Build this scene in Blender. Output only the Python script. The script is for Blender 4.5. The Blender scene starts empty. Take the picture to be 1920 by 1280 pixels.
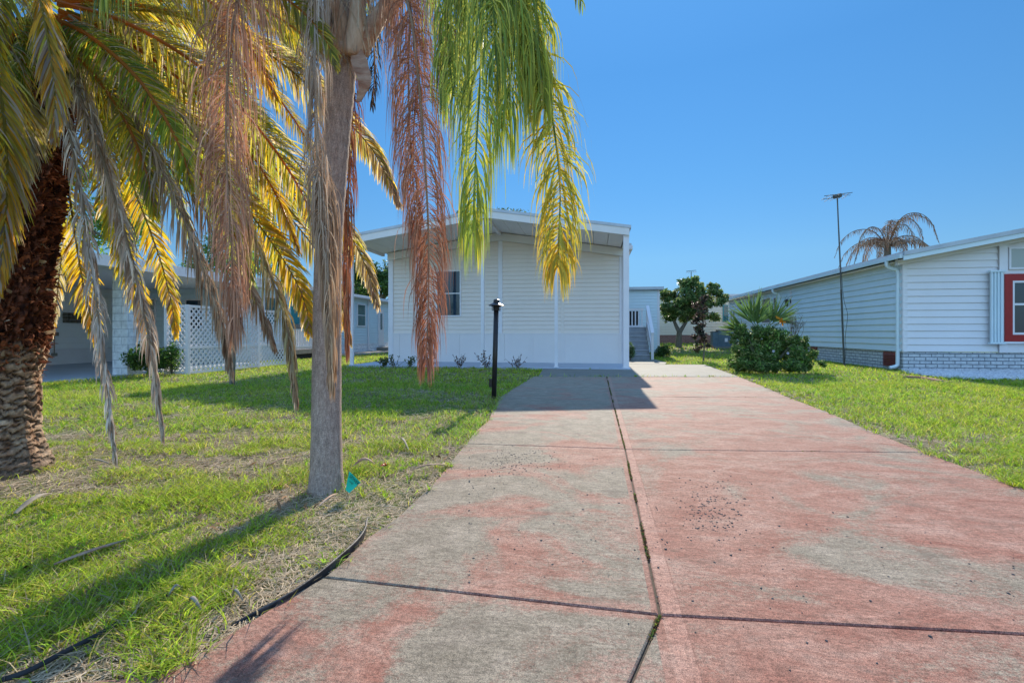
import bpy, math, random
import numpy as np
from mathutils import Vector
R = math.radians
rng = np.random.default_rng(7)
random.seed(7)
# ------------------------------------------------------------------ view geometry (camera 1.1 m up, turned 9.07 deg left of the plot's long axis)
F, A, H, VY = 940.0, R(9.07), 1.1, 624.0
ca, sa = math.cos(A), math.sin(A)
def P(px, py, d):
    u, v = (px-960)/F, (VY-py)/F
    return np.array([d*(u*ca-sa), d*(u*sa+ca), H+v*d])
def sstep(a, b, x):
    t = np.clip((x-a)/(b-a), 0, 1); return t*t*(3-2*t)
def terr(x, y):
    return .34*sstep(21, 32, y)*sstep(-1, 3, x)
def G(px, py, z=0.0):
    d = F*(H-z)/(py-VY); return P(px, py, d)
def g2(px, py): p = G(px, py); return (p[0], p[1])
def WX(px, Y):
    u = (px-960)/F; return Y*(u*ca-sa)/(u*sa+ca)
def YX(px, X):
    u = (px-960)/F; return X*(u*sa+ca)/(u*ca-sa)
def ZA(py, X, Y): return H+(VY-py)/F*(Y*ca-X*sa)
# ------------------------------------------------------------------ materials
def _n(nt, t, **k):
    n = nt.nodes.new(t)
    for a, b in k.items():
        if a in n.inputs.keys(): n.inputs[a].default_value = b
        else: setattr(n, a, b)
    return n
def ramp(nt, fac, stops):
    r = nt.nodes.new('ShaderNodeValToRGB'); e = r.color_ramp.elements
    e[0].position, e[0].color = stops[0][0], (*stops[0][1], 1)
    e[1].position, e[1].color = stops[-1][0], (*stops[-1][1], 1)
    for p, c in stops[1:-1]:
        x = e.new(p); x.color = (*c, 1)
    nt.links.new(fac, r.inputs[0]); return r.outputs[0]
def mix(nt, a, b, f, mode='MIX'):
    m = nt.nodes.new('ShaderNodeMix'); m.data_type = 'RGBA'; m.blend_type = mode
    for s, v in ((6, a), (7, b), (0, f)):
        if hasattr(v, 'is_linked'): nt.links.new(v, m.inputs[s])
        elif s == 0: m.inputs[0].default_value = v
        else: m.inputs[s].default_value = (*v, 1)
    return m.outputs[2]
def noise(nt, scale, detail=4, rough=.6, stretch=None, dist=0):
    tc = nt.nodes.new('ShaderNodeTexCoord'); mp = nt.nodes.new('ShaderNodeMapping')
    if stretch: mp.inputs['Scale'].default_value = stretch
    nt.links.new(tc.outputs['Object'], mp.inputs[0])
    n = _n(nt, 'ShaderNodeTexNoise', Scale=scale, Detail=detail, Roughness=rough, Distortion=dist)
    nt.links.new(mp.outputs[0], n.inputs[0]); return n.outputs[0]
def newmat(name):
    m = bpy.data.materials.new(name); m.use_nodes = True
    nt = m.node_tree; return m, nt, nt.nodes['Principled BSDF']
def mat(name, c, c2=None, scale=3, rough=.6, bump=0, bscale=80, metal=0, spec=.4, stretch=None, lo=.35, hi=.65, detail=5):
    m, nt, b = newmat(name)
    b.inputs['Roughness'].default_value = rough; b.inputs['Metallic'].default_value = metal
    b.inputs['Specular IOR Level'].default_value = spec
    if c2 is None: c2 = tuple(x*.82 for x in c)
    col = ramp(nt, noise(nt, scale, detail, .65, stretch), [(lo, c), (hi, c2)])
    nt.links.new(col, b.inputs['Base Color'])
    if bump:
        bp = _n(nt, 'ShaderNodeBump', Strength=bump, Distance=.01)
        nt.links.new(noise(nt, bscale, 4, .6, stretch), bp.inputs['Height']); nt.links.new(bp.outputs[0], b.inputs['Normal'])
    return m
def leafmat(name, transl=.45, rough=.5, spec=.3, tsat=(1, 1, 1)):
    m, nt, b = newmat(name)
    at = _n(nt, 'ShaderNodeAttribute', attribute_name='Col')
    b.inputs['Roughness'].default_value = rough; b.inputs['Specular IOR Level'].default_value = spec
    nt.links.new(at.outputs['Color'], b.inputs['Base Color'])
    tr = nt.nodes.new('ShaderNodeBsdfTranslucent')
    nt.links.new(mix(nt, at.outputs['Color'], tsat, 1.0, 'MULTIPLY'), tr.inputs[0])
    ms = nt.nodes.new('ShaderNodeMixShader'); ms.inputs[0].default_value = transl
    nt.links.new(b.outputs[0], ms.inputs[1]); nt.links.new(tr.outputs[0], ms.inputs[2])
    nt.links.new(ms.outputs[0], nt.nodes['Material Output'].inputs[0]); return m
MT = {}
MT['siding'] = mat('siding_cream', (.80, .70, .62), (.76, .67, .595), 1.2, .5, .05, 120)
MT['skirt'] = mat('skirting_white', (.76, .71, .69), (.73, .68, .665), 1.5, .5, .05, 60)
MT['white'] = mat('white_paint', (.78, .75, .77), (.73, .70, .72), 2.5, .45)
MT['fascia'] = mat('fascia_cream', (.76, .72, .70), (.71, .68, .66), 2.0, .4)
MT['soffit'] = mat('soffit_panel', (.82, .77, .72), (.78, .73, .69), 1.5, .6)
MT['roofmetal'] = mat('roof_metal', (.46, .49, .53), (.38, .41, .45), 2, .4, metal=.2)
MT['bluesiding'] = mat('siding_pale_blue', (.68, .78, .82), (.63, .74, .79), 1.0, .5, .04, 90)
MT['brightwhite'] = mat('bright_white_paint', (.86, .86, .88), (.82, .82, .84), 1.2, .5)
MT['lilac'] = mat('siding_white', (.78, .75, .76), (.74, .71, .72), 1.0, .5, .04, 90)
MT['beige'] = mat('siding_beige', (.70, .65, .52), (.62, .58, .47), 1, .6)
MT['concrete'] = mat('pale_concrete', (.23, .22, .19), (.185, .175, .155), 1.6, .85, .15, 150)
MT['bluefloor'] = mat('painted_concrete', (.48, .52, .60), (.40, .45, .53), 1.3, .7, .1, 90)
MT['step'] = mat('grey_step_paint', (.36, .38, .42), (.29, .31, .35), 5, .6)
MT['tread'] = mat('tread_paint', (.46, .47, .50), (.38, .39, .42), 5, .6)
MT['black'] = mat('black_metal', (.018, .016, .018), (.035, .028, .028), 12, .35)
MT['darkmetal'] = mat('mast_steel', (.07, .08, .08), (.12, .115, .10), 14, .75, metal=.0)
MT['red'] = mat('red_paint', (.36, .012, .012), (.30, .010, .010), 8, .45)
MT['redvent'] = mat('rust_red_louver', (.24, .05, .035), (.16, .035, .03), 9, .6)
MT['teal'] = mat('teal_paint', (.02, .26, .29), (.02, .2, .24), 6, .5)
MT['wood'] = mat('weathered_wood', (.30, .26, .22), (.17, .15, .13), 4, .8, .3, 40, stretch=(6, 6, .6))
MT['acblue'] = mat('condenser_paint', (.12, .18, .22), (.09, .14, .18), 5, .5)
MT['glassdark'] = None
def glass(name, c=(.012, .035, .06)):  # default blue base has the sky's reflection put into the colour
    m, nt, b = newmat(name)
    b.inputs['Base Color'].default_value = (*c, 1); b.inputs['Roughness'].default_value = .03
    b.inputs['Specular IOR Level'].default_value = .55
    return m
MT['glassdark'] = glass('window_glass'); MT['glassteal'] = glass('tinted_glass', (.03, .12, .14)); MT['glassgrey'] = glass('frosted_glass', (.35, .36, .33))
MT['dark'] = mat('dark_interior', (.012, .012, .014), (.02, .02, .022), 4, .8)
MT['leaf'] = leafmat('leaf_translucent', .42, .45)
MT['dateleaf'] = leafmat('date_leaflet', .68, .38, .4, (1.0, .95, .7))
MT['dead'] = leafmat('dead_leaflet', .22, .75, .1)
MT['grass'] = leafmat('grass_blade', .5, .6, .12)
MT['rach'] = leafmat('palm_rachis', .0, .5, .4)
MT['flagcloth'] = None
def brickmat(name, c1, c2, mortar, w, h, ms=.012):
    m, nt, b = newmat(name); tc = nt.nodes.new('ShaderNodeTexCoord')
    cb = nt.nodes.new('ShaderNodeCombineXYZ'); sp = nt.nodes.new('ShaderNodeSeparateXYZ'); ad = nt.nodes.new('ShaderNodeMath'); ad.operation = 'ADD'
    nt.links.new(tc.outputs['Object'], sp.inputs[0]); nt.links.new(sp.outputs[0], ad.inputs[0]); nt.links.new(sp.outputs[1], ad.inputs[1])
    nt.links.new(ad.outputs[0], cb.inputs[0]); nt.links.new(sp.outputs[2], cb.inputs[1])
    br = _n(nt, 'ShaderNodeTexBrick', Scale=1.0); br.inputs['Mortar Size'].default_value = ms
    br.inputs['Brick Width'].default_value = w; br.inputs['Row Height'].default_value = h
    for i, c in ((1, c1), (2, c2), (3, mortar)): br.inputs[i].default_value = (*c, 1)
    nt.links.new(cb.outputs[0], br.inputs[0])
    nz = noise(nt, 9, 5); col = mix(nt, br.outputs[0], ramp(nt, nz, [(.3, (.72, .72, .72)), (.7, (1.1, 1.1, 1.1))]), 1.0, 'MULTIPLY')
    nt.links.new(col, b.inputs['Base Color']); b.inputs['Roughness'].default_value = .85
    bp = _n(nt, 'ShaderNodeBump', Strength=.8, Distance=.012); bp.invert = True
    nt.links.new(br.outputs[1], bp.inputs['Height']); nt.links.new(bp.outputs[0], b.inputs['Normal']); return m
MT['whitebrick'] = brickmat('white_brick', (.62, .64, .66), (.52, .55, .58), (.20, .22, .25), .3, .1)
MT['redbrick'] = brickmat('red_brick', (.30, .15, .12), (.24, .11, .09), (.3, .25, .22), .25, .09)
MT['blockpaint'] = brickmat('painted_block', (.86, .87, .90), (.82, .84, .88), (.55, .57, .62), .4, .2, .007)

def driveway_mat():
    m, nt, b = newmat('stained_concrete')
    tc = nt.nodes.new('ShaderNodeTexCoord'); sp = nt.nodes.new('ShaderNodeSeparateXYZ'); nt.links.new(tc.outputs['Object'], sp.inputs[0])
    def mth(op, *v, clamp=False):
        n = nt.nodes.new('ShaderNodeMath'); n.operation = op; n.use_clamp = clamp
        for i, x in enumerate(v):
            if hasattr(x, 'is_linked'): nt.links.new(x, n.inputs[i])
            else: n.inputs[i].default_value = x
        return n.outputs[0]
    X, Y = sp.outputs[0], sp.outputs[1]
    # colours of the stain and of the worn concrete
    pink = ramp(nt, noise(nt, 2.6, 6, .7, (1, 1.8, 1), .6), [(.3, (.235, .085, .06)), (.5, (.305, .152, .113)), (.7, (.38, .235, .185))])
    grey = ramp(nt, noise(nt, 5.0, 6, .7), [(.3, (.16, .15, .112)), (.55, (.245, .22, .17)), (.75, (.33, .29, .23))])
    # wear: large patches, more on the left-hand strip; tooled edges keep the stain
    big = noise(nt, .95, 5, .62, (1, 1.25, 1), .9)
    leftb = mth('MULTIPLY', mth('LESS_THAN', X, .28), .095)
    farb = mth('MULTIPLY', mth('DIVIDE', mth('SUBTRACT', Y, 3.5), 8, clamp=True), .06)
    wear = mth('ADD', mth('ADD', big, leftb), farb)
    chip = noise(nt, 17, 6, .85, (1, 1.6, 1)); chip2 = noise(nt, 75, 4, .8)
    wear = mth('ADD', wear, mth('ADD', mth('MULTIPLY', mth('SUBTRACT', chip, .5), .30), mth('MULTIPLY', mth('SUBTRACT', chip2, .5), .30)))
    w = mth('MULTIPLY', mth('SUBTRACT', wear, .515), 9, clamp=True)
    jx = mth('ADD', .2485, mth('MULTIPLY', Y, .0096))
    dx = mth('SUBTRACT', X, jx)
    band = mth('MULTIPLY', mth('GREATER_THAN', dx, .0), mth('LESS_THAN', dx, .085))
    lband = mth('MULTIPLY', mth('GREATER_THAN', dx, -.035), mth('LESS_THAN', dx, .0))
    w = mth('MULTIPLY', w, mth('SUBTRACT', 1, mth('ADD', mth('MULTIPLY', band, .8), mth('MULTIPLY', lband, .9)), clamp=True))
    col = mix(nt, pink, grey, mth('MULTIPLY', w, .88))
    col = mix(nt, col, (.60, .36, .28), mth('MULTIPLY', band, .22))
    edge = mth('MULTIPLY', mth('GREATER_THAN', dx, .078), mth('LESS_THAN', dx, .085))
    col = mix(nt, col, (.18, .08, .06), mth('MULTIPLY', edge, .5))
    # broom finish, salt and pepper grain, dark scuffs
    br = noise(nt, 9, 5, .75, (1, 9, 1)); fine = noise(nt, 240, 3, .8); mid = noise(nt, 60, 4, .85)
    col = mix(nt, col, ramp(nt, br, [(.32, (.62, .62, .62)), (.5, (1, 1, 1)), (.72, (1.28, 1.25, 1.22))]), .75, 'MULTIPLY')
    col = mix(nt, col, ramp(nt, fine, [(.34, (.35, .34, .34)), (.5, (1, 1, 1)), (.66, (1.55, 1.5, 1.48))]), .85, 'MULTIPLY')
    col = mix(nt, col, ramp(nt, mid, [(.36, (.45, .46, .47)), (.5, (1, 1, 1)), (.64, (1.4, 1.38, 1.35))]), .8, 'MULTIPLY')
    m2 = noise(nt, 17, 6, .85, (1, 1.6, 1)); col = mix(nt, col, ramp(nt, m2, [(.36, (.62, .60, .60)), (.5, (1, 1, 1)), (.64, (1.3, 1.3, 1.3))]), .8, 'MULTIPLY')
    sc = noise(nt, 1.6, 6, .75, (1, 1.4, 1), .4)
    col = mix(nt, col, (.11, .085, .07), mth('MULTIPLY', mth('SUBTRACT', sc, .56, clamp=True), 4.5, clamp=True))
    # pale dusty wear far up the drive, by the house
    far = mth('MULTIPLY', mth('DIVIDE', mth('SUBTRACT', Y, 4.5), 6, clamp=True), .42)
    col = mix(nt, col, (.52, .43, .34), mth('MULTIPLY', far, mth('MULTIPLY', mth('SUBTRACT', noise(nt, 3.2, 5, .7, (1, 2.5, 1)), .25, clamp=True), 2.2, clamp=True)))
    nt.links.new(col, b.inputs['Base Color']); b.inputs['Roughness'].default_value = .88; b.inputs['Specular IOR Level'].default_value = .25
    bp = _n(nt, 'ShaderNodeBump', Strength=.35, Distance=.004)
    hh = mth('ADD', mth('MULTIPLY', fine, .6), mth('ADD', mth('MULTIPLY', br, .8), mid))
    nt.links.new(hh, bp.inputs['Height']); nt.links.new(bp.outputs[0], b.inputs['Normal']); return m
MT['drive'] = driveway_mat()
def soil_mat():
    m, nt, b = newmat('lawn_soil')
    big = noise(nt, .9, 5, .65); fine = noise(nt, 22, 6, .8)
    a = ramp(nt, fine, [(.3, (.055, .042, .03)), (.5, (.17, .135, .10)), (.7, (.38, .31, .24))])
    g = ramp(nt, fine, [(.3, (.035, .055, .012)), (.5, (.13, .18, .035)), (.72, (.30, .34, .10))])
    col = mix(nt, a, g, ramp(nt, big, [(.40, (0, 0, 0)), (.56, (1, 1, 1))]))
    nt.links.new(col, b.inputs['Base Color']); b.inputs['Roughness'].default_value = .95; b.inputs['Specular IOR Level'].default_value = .1
    bp = _n(nt, 'ShaderNodeBump', Strength=.9, Distance=.02)
    nt.links.new(noise(nt, 45, 5, .8), bp.inputs['Height']); nt.links.new(bp.outputs[0], b.inputs['Normal']); return m
MT['soil'] = soil_mat()
MT['dirt'] = mat('joint_dirt', (.10, .07, .05), (.05, .04, .03), 20, .95, .5)
def datetrunk_mat():
    m, nt, b = newmat('date_trunk_bark')
    at = _n(nt, 'ShaderNodeAttribute', attribute_name='Col')
    n1 = noise(nt, 28, 6, .8); col = mix(nt, at.outputs['Color'], ramp(nt, n1, [(.3, (.35, .33, .32)), (.5, (1, 1, 1)), (.7, (1.5, 1.45, 1.4))]), .9, 'MULTIPLY')
    nt.links.new(col, b.inputs['Base Color']); b.inputs['Roughness'].default_value = .95; b.inputs['Specular IOR Level'].default_value = .1
    bp = _n(nt, 'ShaderNodeBump', Strength=1, Distance=.02)
    nt.links.new(noise(nt, 40, 6, .8), bp.inputs['Height']); nt.links.new(bp.outputs[0], b.inputs['Normal']); return m
MT['datetrunk'] = datetrunk_mat()
def queentrunk_mat():
    m, nt, b = newmat('grey_palm_bark')
    v = noise(nt, 14, 6, .8, (4, 4, .8), .5); r = noise(nt, 5, 4, .7, (.5, .5, 3)); sp = noise(nt, 110, 4, .8)
    col = ramp(nt, v, [(.28, (.17, .125, .10)), (.5, (.38, .285, .235)), (.72, (.58, .45, .38))])
    col = mix(nt, col, ramp(nt, r, [(.35, (.7, .7, .72)), (.6, (1.15, 1.12, 1.08))]), .35, 'MULTIPLY')
    col = mix(nt, col, ramp(nt, sp, [(.3, (.45, .45, .47)), (.52, (1, 1, 1)), (.7, (1.5, 1.5, 1.5))]), .8, 'MULTIPLY')
    nt.links.new(col, b.inputs['Base Color']); b.inputs['Roughness'].default_value = .92; b.inputs['Specular IOR Level'].default_value = .15
    bp = _n(nt, 'ShaderNodeBump', Strength=.8, Distance=.008)
    nt.links.new(v, bp.inputs['Height']); nt.links.new(bp.outputs[0], b.inputs['Normal']); return m
MT['queentrunk'] = queentrunk_mat()
MT['bark'] = mat('tree_bark', (.22, .19, .15), (.10, .085, .07), 8, .9, .6, 30, stretch=(3, 3, .6))
MT['husk'] = mat('dead_husk', (.30, .15, .09), (.52, .38, .28), 6, .75, .5, 30, stretch=(1, 1, 3))
MT['boot'] = mat('palm_boot', (.62, .48, .34), (.36, .20, .12), 5, .75, .5, 30, stretch=(3, 3, .7))
MT['palehusk'] = mat('bleached_husk', (.33, .29, .24), (.20, .165, .13), 6, .8, .4, 30)
MT['flag'] = mat('teal_flag_film', (.0, .52, .36), (.0, .42, .30), 6, .5)
MT['ink'] = mat('black_ink', (.01, .02, .02), (.01, .015, .02), 6, .6)
MT['redlitter'] = mat('red_plastic', (.55, .01, .008), (.4, .01, .01), 9, .4)
MT['edging'] = mat('black_edging', (.022, .022, .028), (.16, .14, .13), 9, .6, .4, 60, lo=.45, hi=.75)
MT['hosemat'] = mat('black_hose', (.012, .012, .016), (.03, .03, .035), 9, .75)
MT['pebble'] = mat('dark_pebble', (.05, .055, .06), (.10, .10, .10), 30, .8)
MT['rock'] = mat('white_rock', (.78, .78, .80), (.45, .46, .50), 25, .8, .3)
# ------------------------------------------------------------------ mesh builder
class MB:
    def __init__(s): s.V = []; s.Fq = []; s.Fn = []; s.C = []; s.n = 0
    def add(s, V, quads=None, ngons=None, col=None):
        V = np.asarray(V, float).reshape(-1, 3); k = len(V)
        s.V.append(V)
        if quads is not None and len(quads): s.Fq.append(np.asarray(quads, int)+s.n)
        if ngons:
            for f in ngons: s.Fn.append([i+s.n for i in f])
        c = np.ones((k, 3)) if col is None else np.broadcast_to(np.asarray(col, float), (k, 3))
        s.C.append(c); s.n += k; return s
    def box(s, x0, x1, y0, y1, z0, z1):
        V = [(x, y, z) for z in (z0, z1) for y in (y0, y1) for x in (x0, x1)]
        return s.add(V, [(0, 2, 3, 1), (4, 5, 7, 6), (0, 1, 5, 4), (2, 6, 7, 3), (0, 4, 6, 2), (1, 3, 7, 5)])
    def beam(s, a, b, w, h, up=(0, 0, 1)):
        a, b, up = map(lambda v: np.asarray(v, float), (a, b, up)); t = b-a; t /= np.linalg.norm(t)
        sd = np.cross(t, up); sd /= np.linalg.norm(sd); u = np.cross(sd, t)
        V = [p+i*sd*w/2+j*u*h/2 for p in (a, b) for i, j in ((-1, -1), (1, -1), (1, 1), (-1, 1))]
        return s.add(V, [(0, 1, 2, 3), (7, 6, 5, 4), (0, 4, 5, 1), (1, 5, 6, 2), (2, 6, 7, 3), (3, 7, 4, 0)])
    def tube(s, pts, rad, n=8, col=None, caps=True):
        pts = np.asarray(pts, float); K = len(pts)
        rad = np.broadcast_to(np.asarray(rad, float), (K,))
        T = np.gradient(pts, axis=0); T /= np.linalg.norm(T, axis=1)[:, None]+1e-9
        ref = np.array([0, 0, 1.]) if abs(T[0][2]) < .8 else np.array([1., 0, 0])
        V = []; 
        for i in range(K):
            a = np.cross(T[i], ref); a /= np.linalg.norm(a)+1e-9; b = np.cross(T[i], a)
            th = np.arange(n)*2*np.pi/n
            V.append(pts[i]+rad[i]*(np.cos(th)[:, None]*a+np.sin(th)[:, None]*b))
        q = [(i*n+j, i*n+(j+1) % n, (i+1)*n+(j+1) % n, (i+1)*n+j) for i in range(K-1) for j in range(n)]
        cc = None
        if col is not None:
            col = np.asarray(col, float); cc = np.repeat(col, n, axis=0) if col.ndim == 2 else col
        return s.add(np.concatenate(V), q, [list(range(n))[::-1], [(K-1)*n+j for j in range(n)]] if caps else None, cc)
    def prism(s, poly, z0, z1):
        n = len(poly); V = [(x, y, z0) for x, y in poly]+[(x, y, z1) for x, y in poly]
        ar = sum(poly[i][0]*poly[(i+1) % n][1]-poly[(i+1) % n][0]*poly[i][1] for i in range(n))
        top = [n+i for i in range(n)]; bot = list(range(n))[::-1]
        if ar < 0: top, bot = top[::-1], bot[::-1]
        return s.add(V, [(i, (i+1) % n, n+(i+1) % n, n+i) for i in range(n)], [top, bot])
    def extr(s, prof, y0, y1):          # profile in X,Z extruded along Y
        n = len(prof); V = [(x, y0, z) for x, z in prof]+[(x, y1, z) for x, z in prof]
        return s.add(V, [(i, (i+1) % n, n+(i+1) % n, n+i) for i in range(n)], [list(range(n)), [n+i for i in range(n)][::-1]])
    def ribbons(s, C, W, col):
        C = np.asarray(C, float); N, K, _ = C.shape
        if W.ndim == 2: W = np.repeat(W[:, None], K, 1)
        V = np.stack([C-W, C+W], 2).reshape(-1, 3)            # N,K,2
        col = np.asarray(col, float)
        if col.ndim == 1: col = np.broadcast_to(col, (N, 3))
        if col.ndim == 2: col = np.repeat(col[:, None], K, 1)
        Cc = np.repeat(col[:, :, None], 2, 2).reshape(-1, 3)
        b = (np.arange(N)*K*2)[:, None]+(np.arange(K-1)*2)[None]
        q = np.stack([b, b+1, b+3, b+2], -1).reshape(-1, 4)
        return s.add(V, q, None, Cc)
    def build(s, name, material, parent=None, origin=None, smooth=False):
        V = np.concatenate(s.V) if s.V else np.zeros((0, 3))
        if origin is None: origin = parent['_o'] if parent is not None and '_o' in parent else (0, 0, 0)
        org = np.array(tuple(origin)); V = V-org
        me = bpy.data.meshes.new(name)
        q = np.concatenate(s.Fq) if s.Fq else np.zeros((0, 4), int)
        li = q.reshape(-1); st = np.arange(len(q))*4; tt = np.full(len(q), 4)
        if s.Fn:
            ex = np.concatenate([np.array(f) for f in s.Fn]); ln = np.array([len(f) for f in s.Fn])
            st = np.concatenate([st, len(li)+np.concatenate([[0], np.cumsum(ln)[:-1]])]); tt = np.concatenate([tt, ln]); li = np.concatenate([li, ex])
        me.vertices.add(len(V)); me.vertices.foreach_set('co', V.astype('f').ravel())
        me.loops.add(len(li)); me.loops.foreach_set('vertex_index', li.astype('i'))
        me.polygons.add(len(st)); me.polygons.foreach_set('loop_start', st.astype('i'))
        try: me.polygons.foreach_set('loop_total', tt.astype('i'))
        except Exception: pass
        me.polygons.foreach_set('use_smooth', np.full(len(st), bool(smooth)))
        a = me.color_attributes.new('Col', 'FLOAT_COLOR', 'POINT')
        C = np.concatenate([np.concatenate(s.C), np.ones((len(V), 1))], 1)
        a.data.foreach_set('color', C.astype('f').ravel())
        me.update(calc_edges=True); me.materials.append(material)
        o = bpy.data.objects.new(name, me); bpy.context.scene.collection.objects.link(o)
        o['_o'] = [float(x) for x in org]
        if parent is not None: o.parent = parent
        else: o.location = org
        return o
def tag(o, label=None, cat=None, group=None, kind=None):
    for k, v in (('label', label), ('category', cat), ('group', group), ('kind', kind)):
        if v: o[k] = v
    return o
def thing(name, loc, label, cat, group=None):
    o = bpy.data.objects.new(name, None); bpy.context.scene.collection.objects.link(o); o.empty_display_size = .2
    o.location = tuple(loc); o['_o'] = [float(x) for x in loc]; return tag(o, label, cat, group)
def boxpart(name, m, parent, *a): return MB().box(*a).build(name, MT[m] if isinstance(m, str) else m, parent)
def vn(x, y, sc, seed=0):                      # value noise 0..1
    x = np.asarray(x)*sc+seed*17.3; y = np.asarray(y)*sc+seed*9.1
    xi, yi = np.floor(x).astype(int), np.floor(y).astype(int); fx, fy = x-xi, y-yi
    fx = fx*fx*(3-2*fx); fy = fy*fy*(3-2*fy)
    def h(a, b):
        n = (a*374761393+b*668265263+seed*2147483) & 0xffffffff; n = ((n ^ (n >> 13))*1274126177) & 0xffffffff
        return ((n ^ (n >> 16)) & 0xffff)/65535.
    return (h(xi, yi)*(1-fx)+h(xi+1, yi)*fx)*(1-fy)+(h(xi, yi+1)*(1-fx)+h(xi+1, yi+1)*fx)*fy
def fb(x, y, sc, seed=0): return (vn(x, y, sc, seed)*.5+vn(x, y, sc*2.1, seed+1)*.3+vn(x, y, sc*4.3, seed+2)*.2)
def inpoly(x, y, poly):
    r = np.zeros(np.shape(x), bool); n = len(poly)
    for i in range(n):
        x1, y1 = poly[i]; x2, y2 = poly[(i+1) % n]
        if y1 == y2: continue
        c = ((y1 > y) != (y2 > y)) & (x < (x2-x1)*(y-y1)/(y2-y1)+x1); r ^= c
    return r
def inset(poly, d):
    n = len(poly); ar = sum(poly[i][0]*poly[(i+1) % n][1]-poly[(i+1) % n][0]*poly[i][1] for i in range(n)); s = 1 if ar > 0 else -1
    out = []
    for i in range(n):
        a, b, c = (np.array(poly[j % n]) for j in (i-1, i, i+1))
        e1 = b-a; e1 /= np.linalg.norm(e1); e2 = c-b; e2 /= np.linalg.norm(e2)
        n1 = np.array([-e1[1], e1[0]])*s; n2 = np.array([-e2[1], e2[0]])*s; k = n1+n2; k /= max(.3, np.dot(k, n1))
        out.append(tuple(b+k*d))
    return out
def unit(v): return v/(np.linalg.norm(v, axis=-1, keepdims=True)+1e-9)
def spline(pts, n):
    pts = np.asarray(pts, float); p = np.vstack([2*pts[0]-pts[1], pts, 2*pts[-1]-pts[-2]]); m = len(pts)-1
    out = []
    for t in np.linspace(0, m-1e-6, n):
        i = int(t); f = t-i; a, b, c, d = p[i:i+4]
        out.append(.5*((2*b)+(c-a)*f+(2*a-5*b+4*c-d)*f*f+(3*b-a-3*c+d)*f**3))
    return np.array(out)
# ------------------------------------------------------------------ ground, driveway, slabs
slabs = {
 'L1': [(1000, 706), (1137, 706), (1146, 742), (940, 742), (972, 722)],
 'L2': [(940, 742), (1146, 742), (1172, 841), (872, 831), (893, 806), (915, 787), (926, 762)],
 'L3': [(872, 831), (1172, 841), (1238, 1152), (606, 1081), (640, 1052), (690, 1005), (745, 968), (790, 925), (822, 893), (850, 858)],
 'R1': [(1137, 706), (1385, 706), (1430, 723), (1480, 745), (1146, 743)],
 'R2': [(1146, 743), (1480, 745), (1560, 775), (1640, 810), (1735, 848), (1172, 842)],
}
SL = {k: [g2(*p) for p in v] for k, v in slabs.items()}
c0, c1 = g2(1238, 1152), g2(1182, 1280)
cb = (c1[0]+(c1[0]-c0[0])*5, c1[1]+(c1[1]-c0[1])*5)
SL['R3'] = [g2(1172, 842), g2(1735, 848), g2(1920, 915), (3.02, 3.2), (3.1, 2.35), g2(1920, 1188), c0]
SL['R4'] = [c0, g2(1920, 1188), (3.1, 2.35), (3.6, 1.2), (4.6, -.6), (4.6, -4), (cb[0], -4), cb, c1]
SL['L4'] = [g2(606, 1081), c0, c1, cb, (cb[0], -4), (-6, -4), (-5.2, .0), (-3.4, .8), (-2.3, 1.15), g2(300, 1262), g2(440, 1180), g2(540, 1118)]
drive = MB()
def slabmesh(mb, poly, z0, z1):
    a = inset(poly, .006); b = inset(poly, .012); n = len(a)
    ar = sum(poly[i][0]*poly[(i+1) % n][1]-poly[(i+1) % n][0]*poly[i][1] for i in range(n))
    V = [(x, y, z0) for x, y in a]+[(x, y, z1-.006) for x, y in a]+[(x, y, z1) for x, y in b]
    q = [(k*n+i, k*n+(i+1) % n, (k+1)*n+(i+1) % n, (k+1)*n+i) for k in (0, 1) for i in range(n)]
    t = [2*n+i for i in range(n)]; mb.add(V, q, [t if ar > 0 else t[::-1]])
for k in SL: slabmesh(drive, SL[k], -.08, 0)
tag(drive.build('driveway', MT['drive']), kind='structure')
jb = MB(); DR = [SL['L1'][0], SL['R1'][1]]+SL['R1'][2:4]+SL['R2'][2:5]+SL['R3'][2:5]+SL['R4'][3:6]+[(-6, -4)]+SL['L4'][6:]+SL['L3'][4:]+SL['L2'][4:]+SL['L1'][3:]
jb.prism(inset(DR, .05), -.07, -.012); tag(jb.build('driveway_bed', MT['dirt']), kind='structure')
PAD = [(-3.05+.0, 15.3), g2(1000, 706), g2(1385, 706), g2(1352, 696), g2(1322, 684), g2(1244, 683.5), (1.15, 15.6), (-3.0, 15.6)]
PAD = [(-1.5, 15.4), (-1.35, 12.7), g2(1000, 705.6), g2(1385, 705.6), g2(1352, 694), g2(1322, 683.5), (1.16, g2(1250, 683.5)[1]), (1.16, 15.4)]
pb = MB(); slabmesh(pb, PAD, -.08, .002); tag(pb.build('concrete_apron', MT['concrete']), kind='structure')
CP = [(-8.0, 15.41), (1.16, 15.41), (1.16, 18.1), (-8.0, 18.1)]
pb = MB(); slabmesh(pb, CP, -.08, .03); tag(pb.build('carport_slab', MT['bluefloor']), kind='structure')
WK = [(1.18, g2(1250, 683.5)[1]+.01), (g2(1300, 683.5)[0]-.95, g2(1300, 683.5)[1]+.01), (2.75, 19.2), (2.6, 21.35), (1.18, 21.35)]
pb = MB(); slabmesh(pb, WK, -.08, .006); tag(pb.build('walkway', MT['concrete']), kind='structure')
LS = [(-18.2, 8.0), (-12.7, 8.0), (-11.75, 10.2), (-11.75, 16.4), (-18.2, 16.4)]
pb = MB(); slabmesh(pb, LS, -.08, .025); tag(pb.build('neighbour_carport_slab', MT['bluefloor']), kind='structure')
LW = [(-12.4, 22.2), (-11.3, 22.2), (-11.6, 35), (-12.99, 35), (-12.99, 22.2)]
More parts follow.
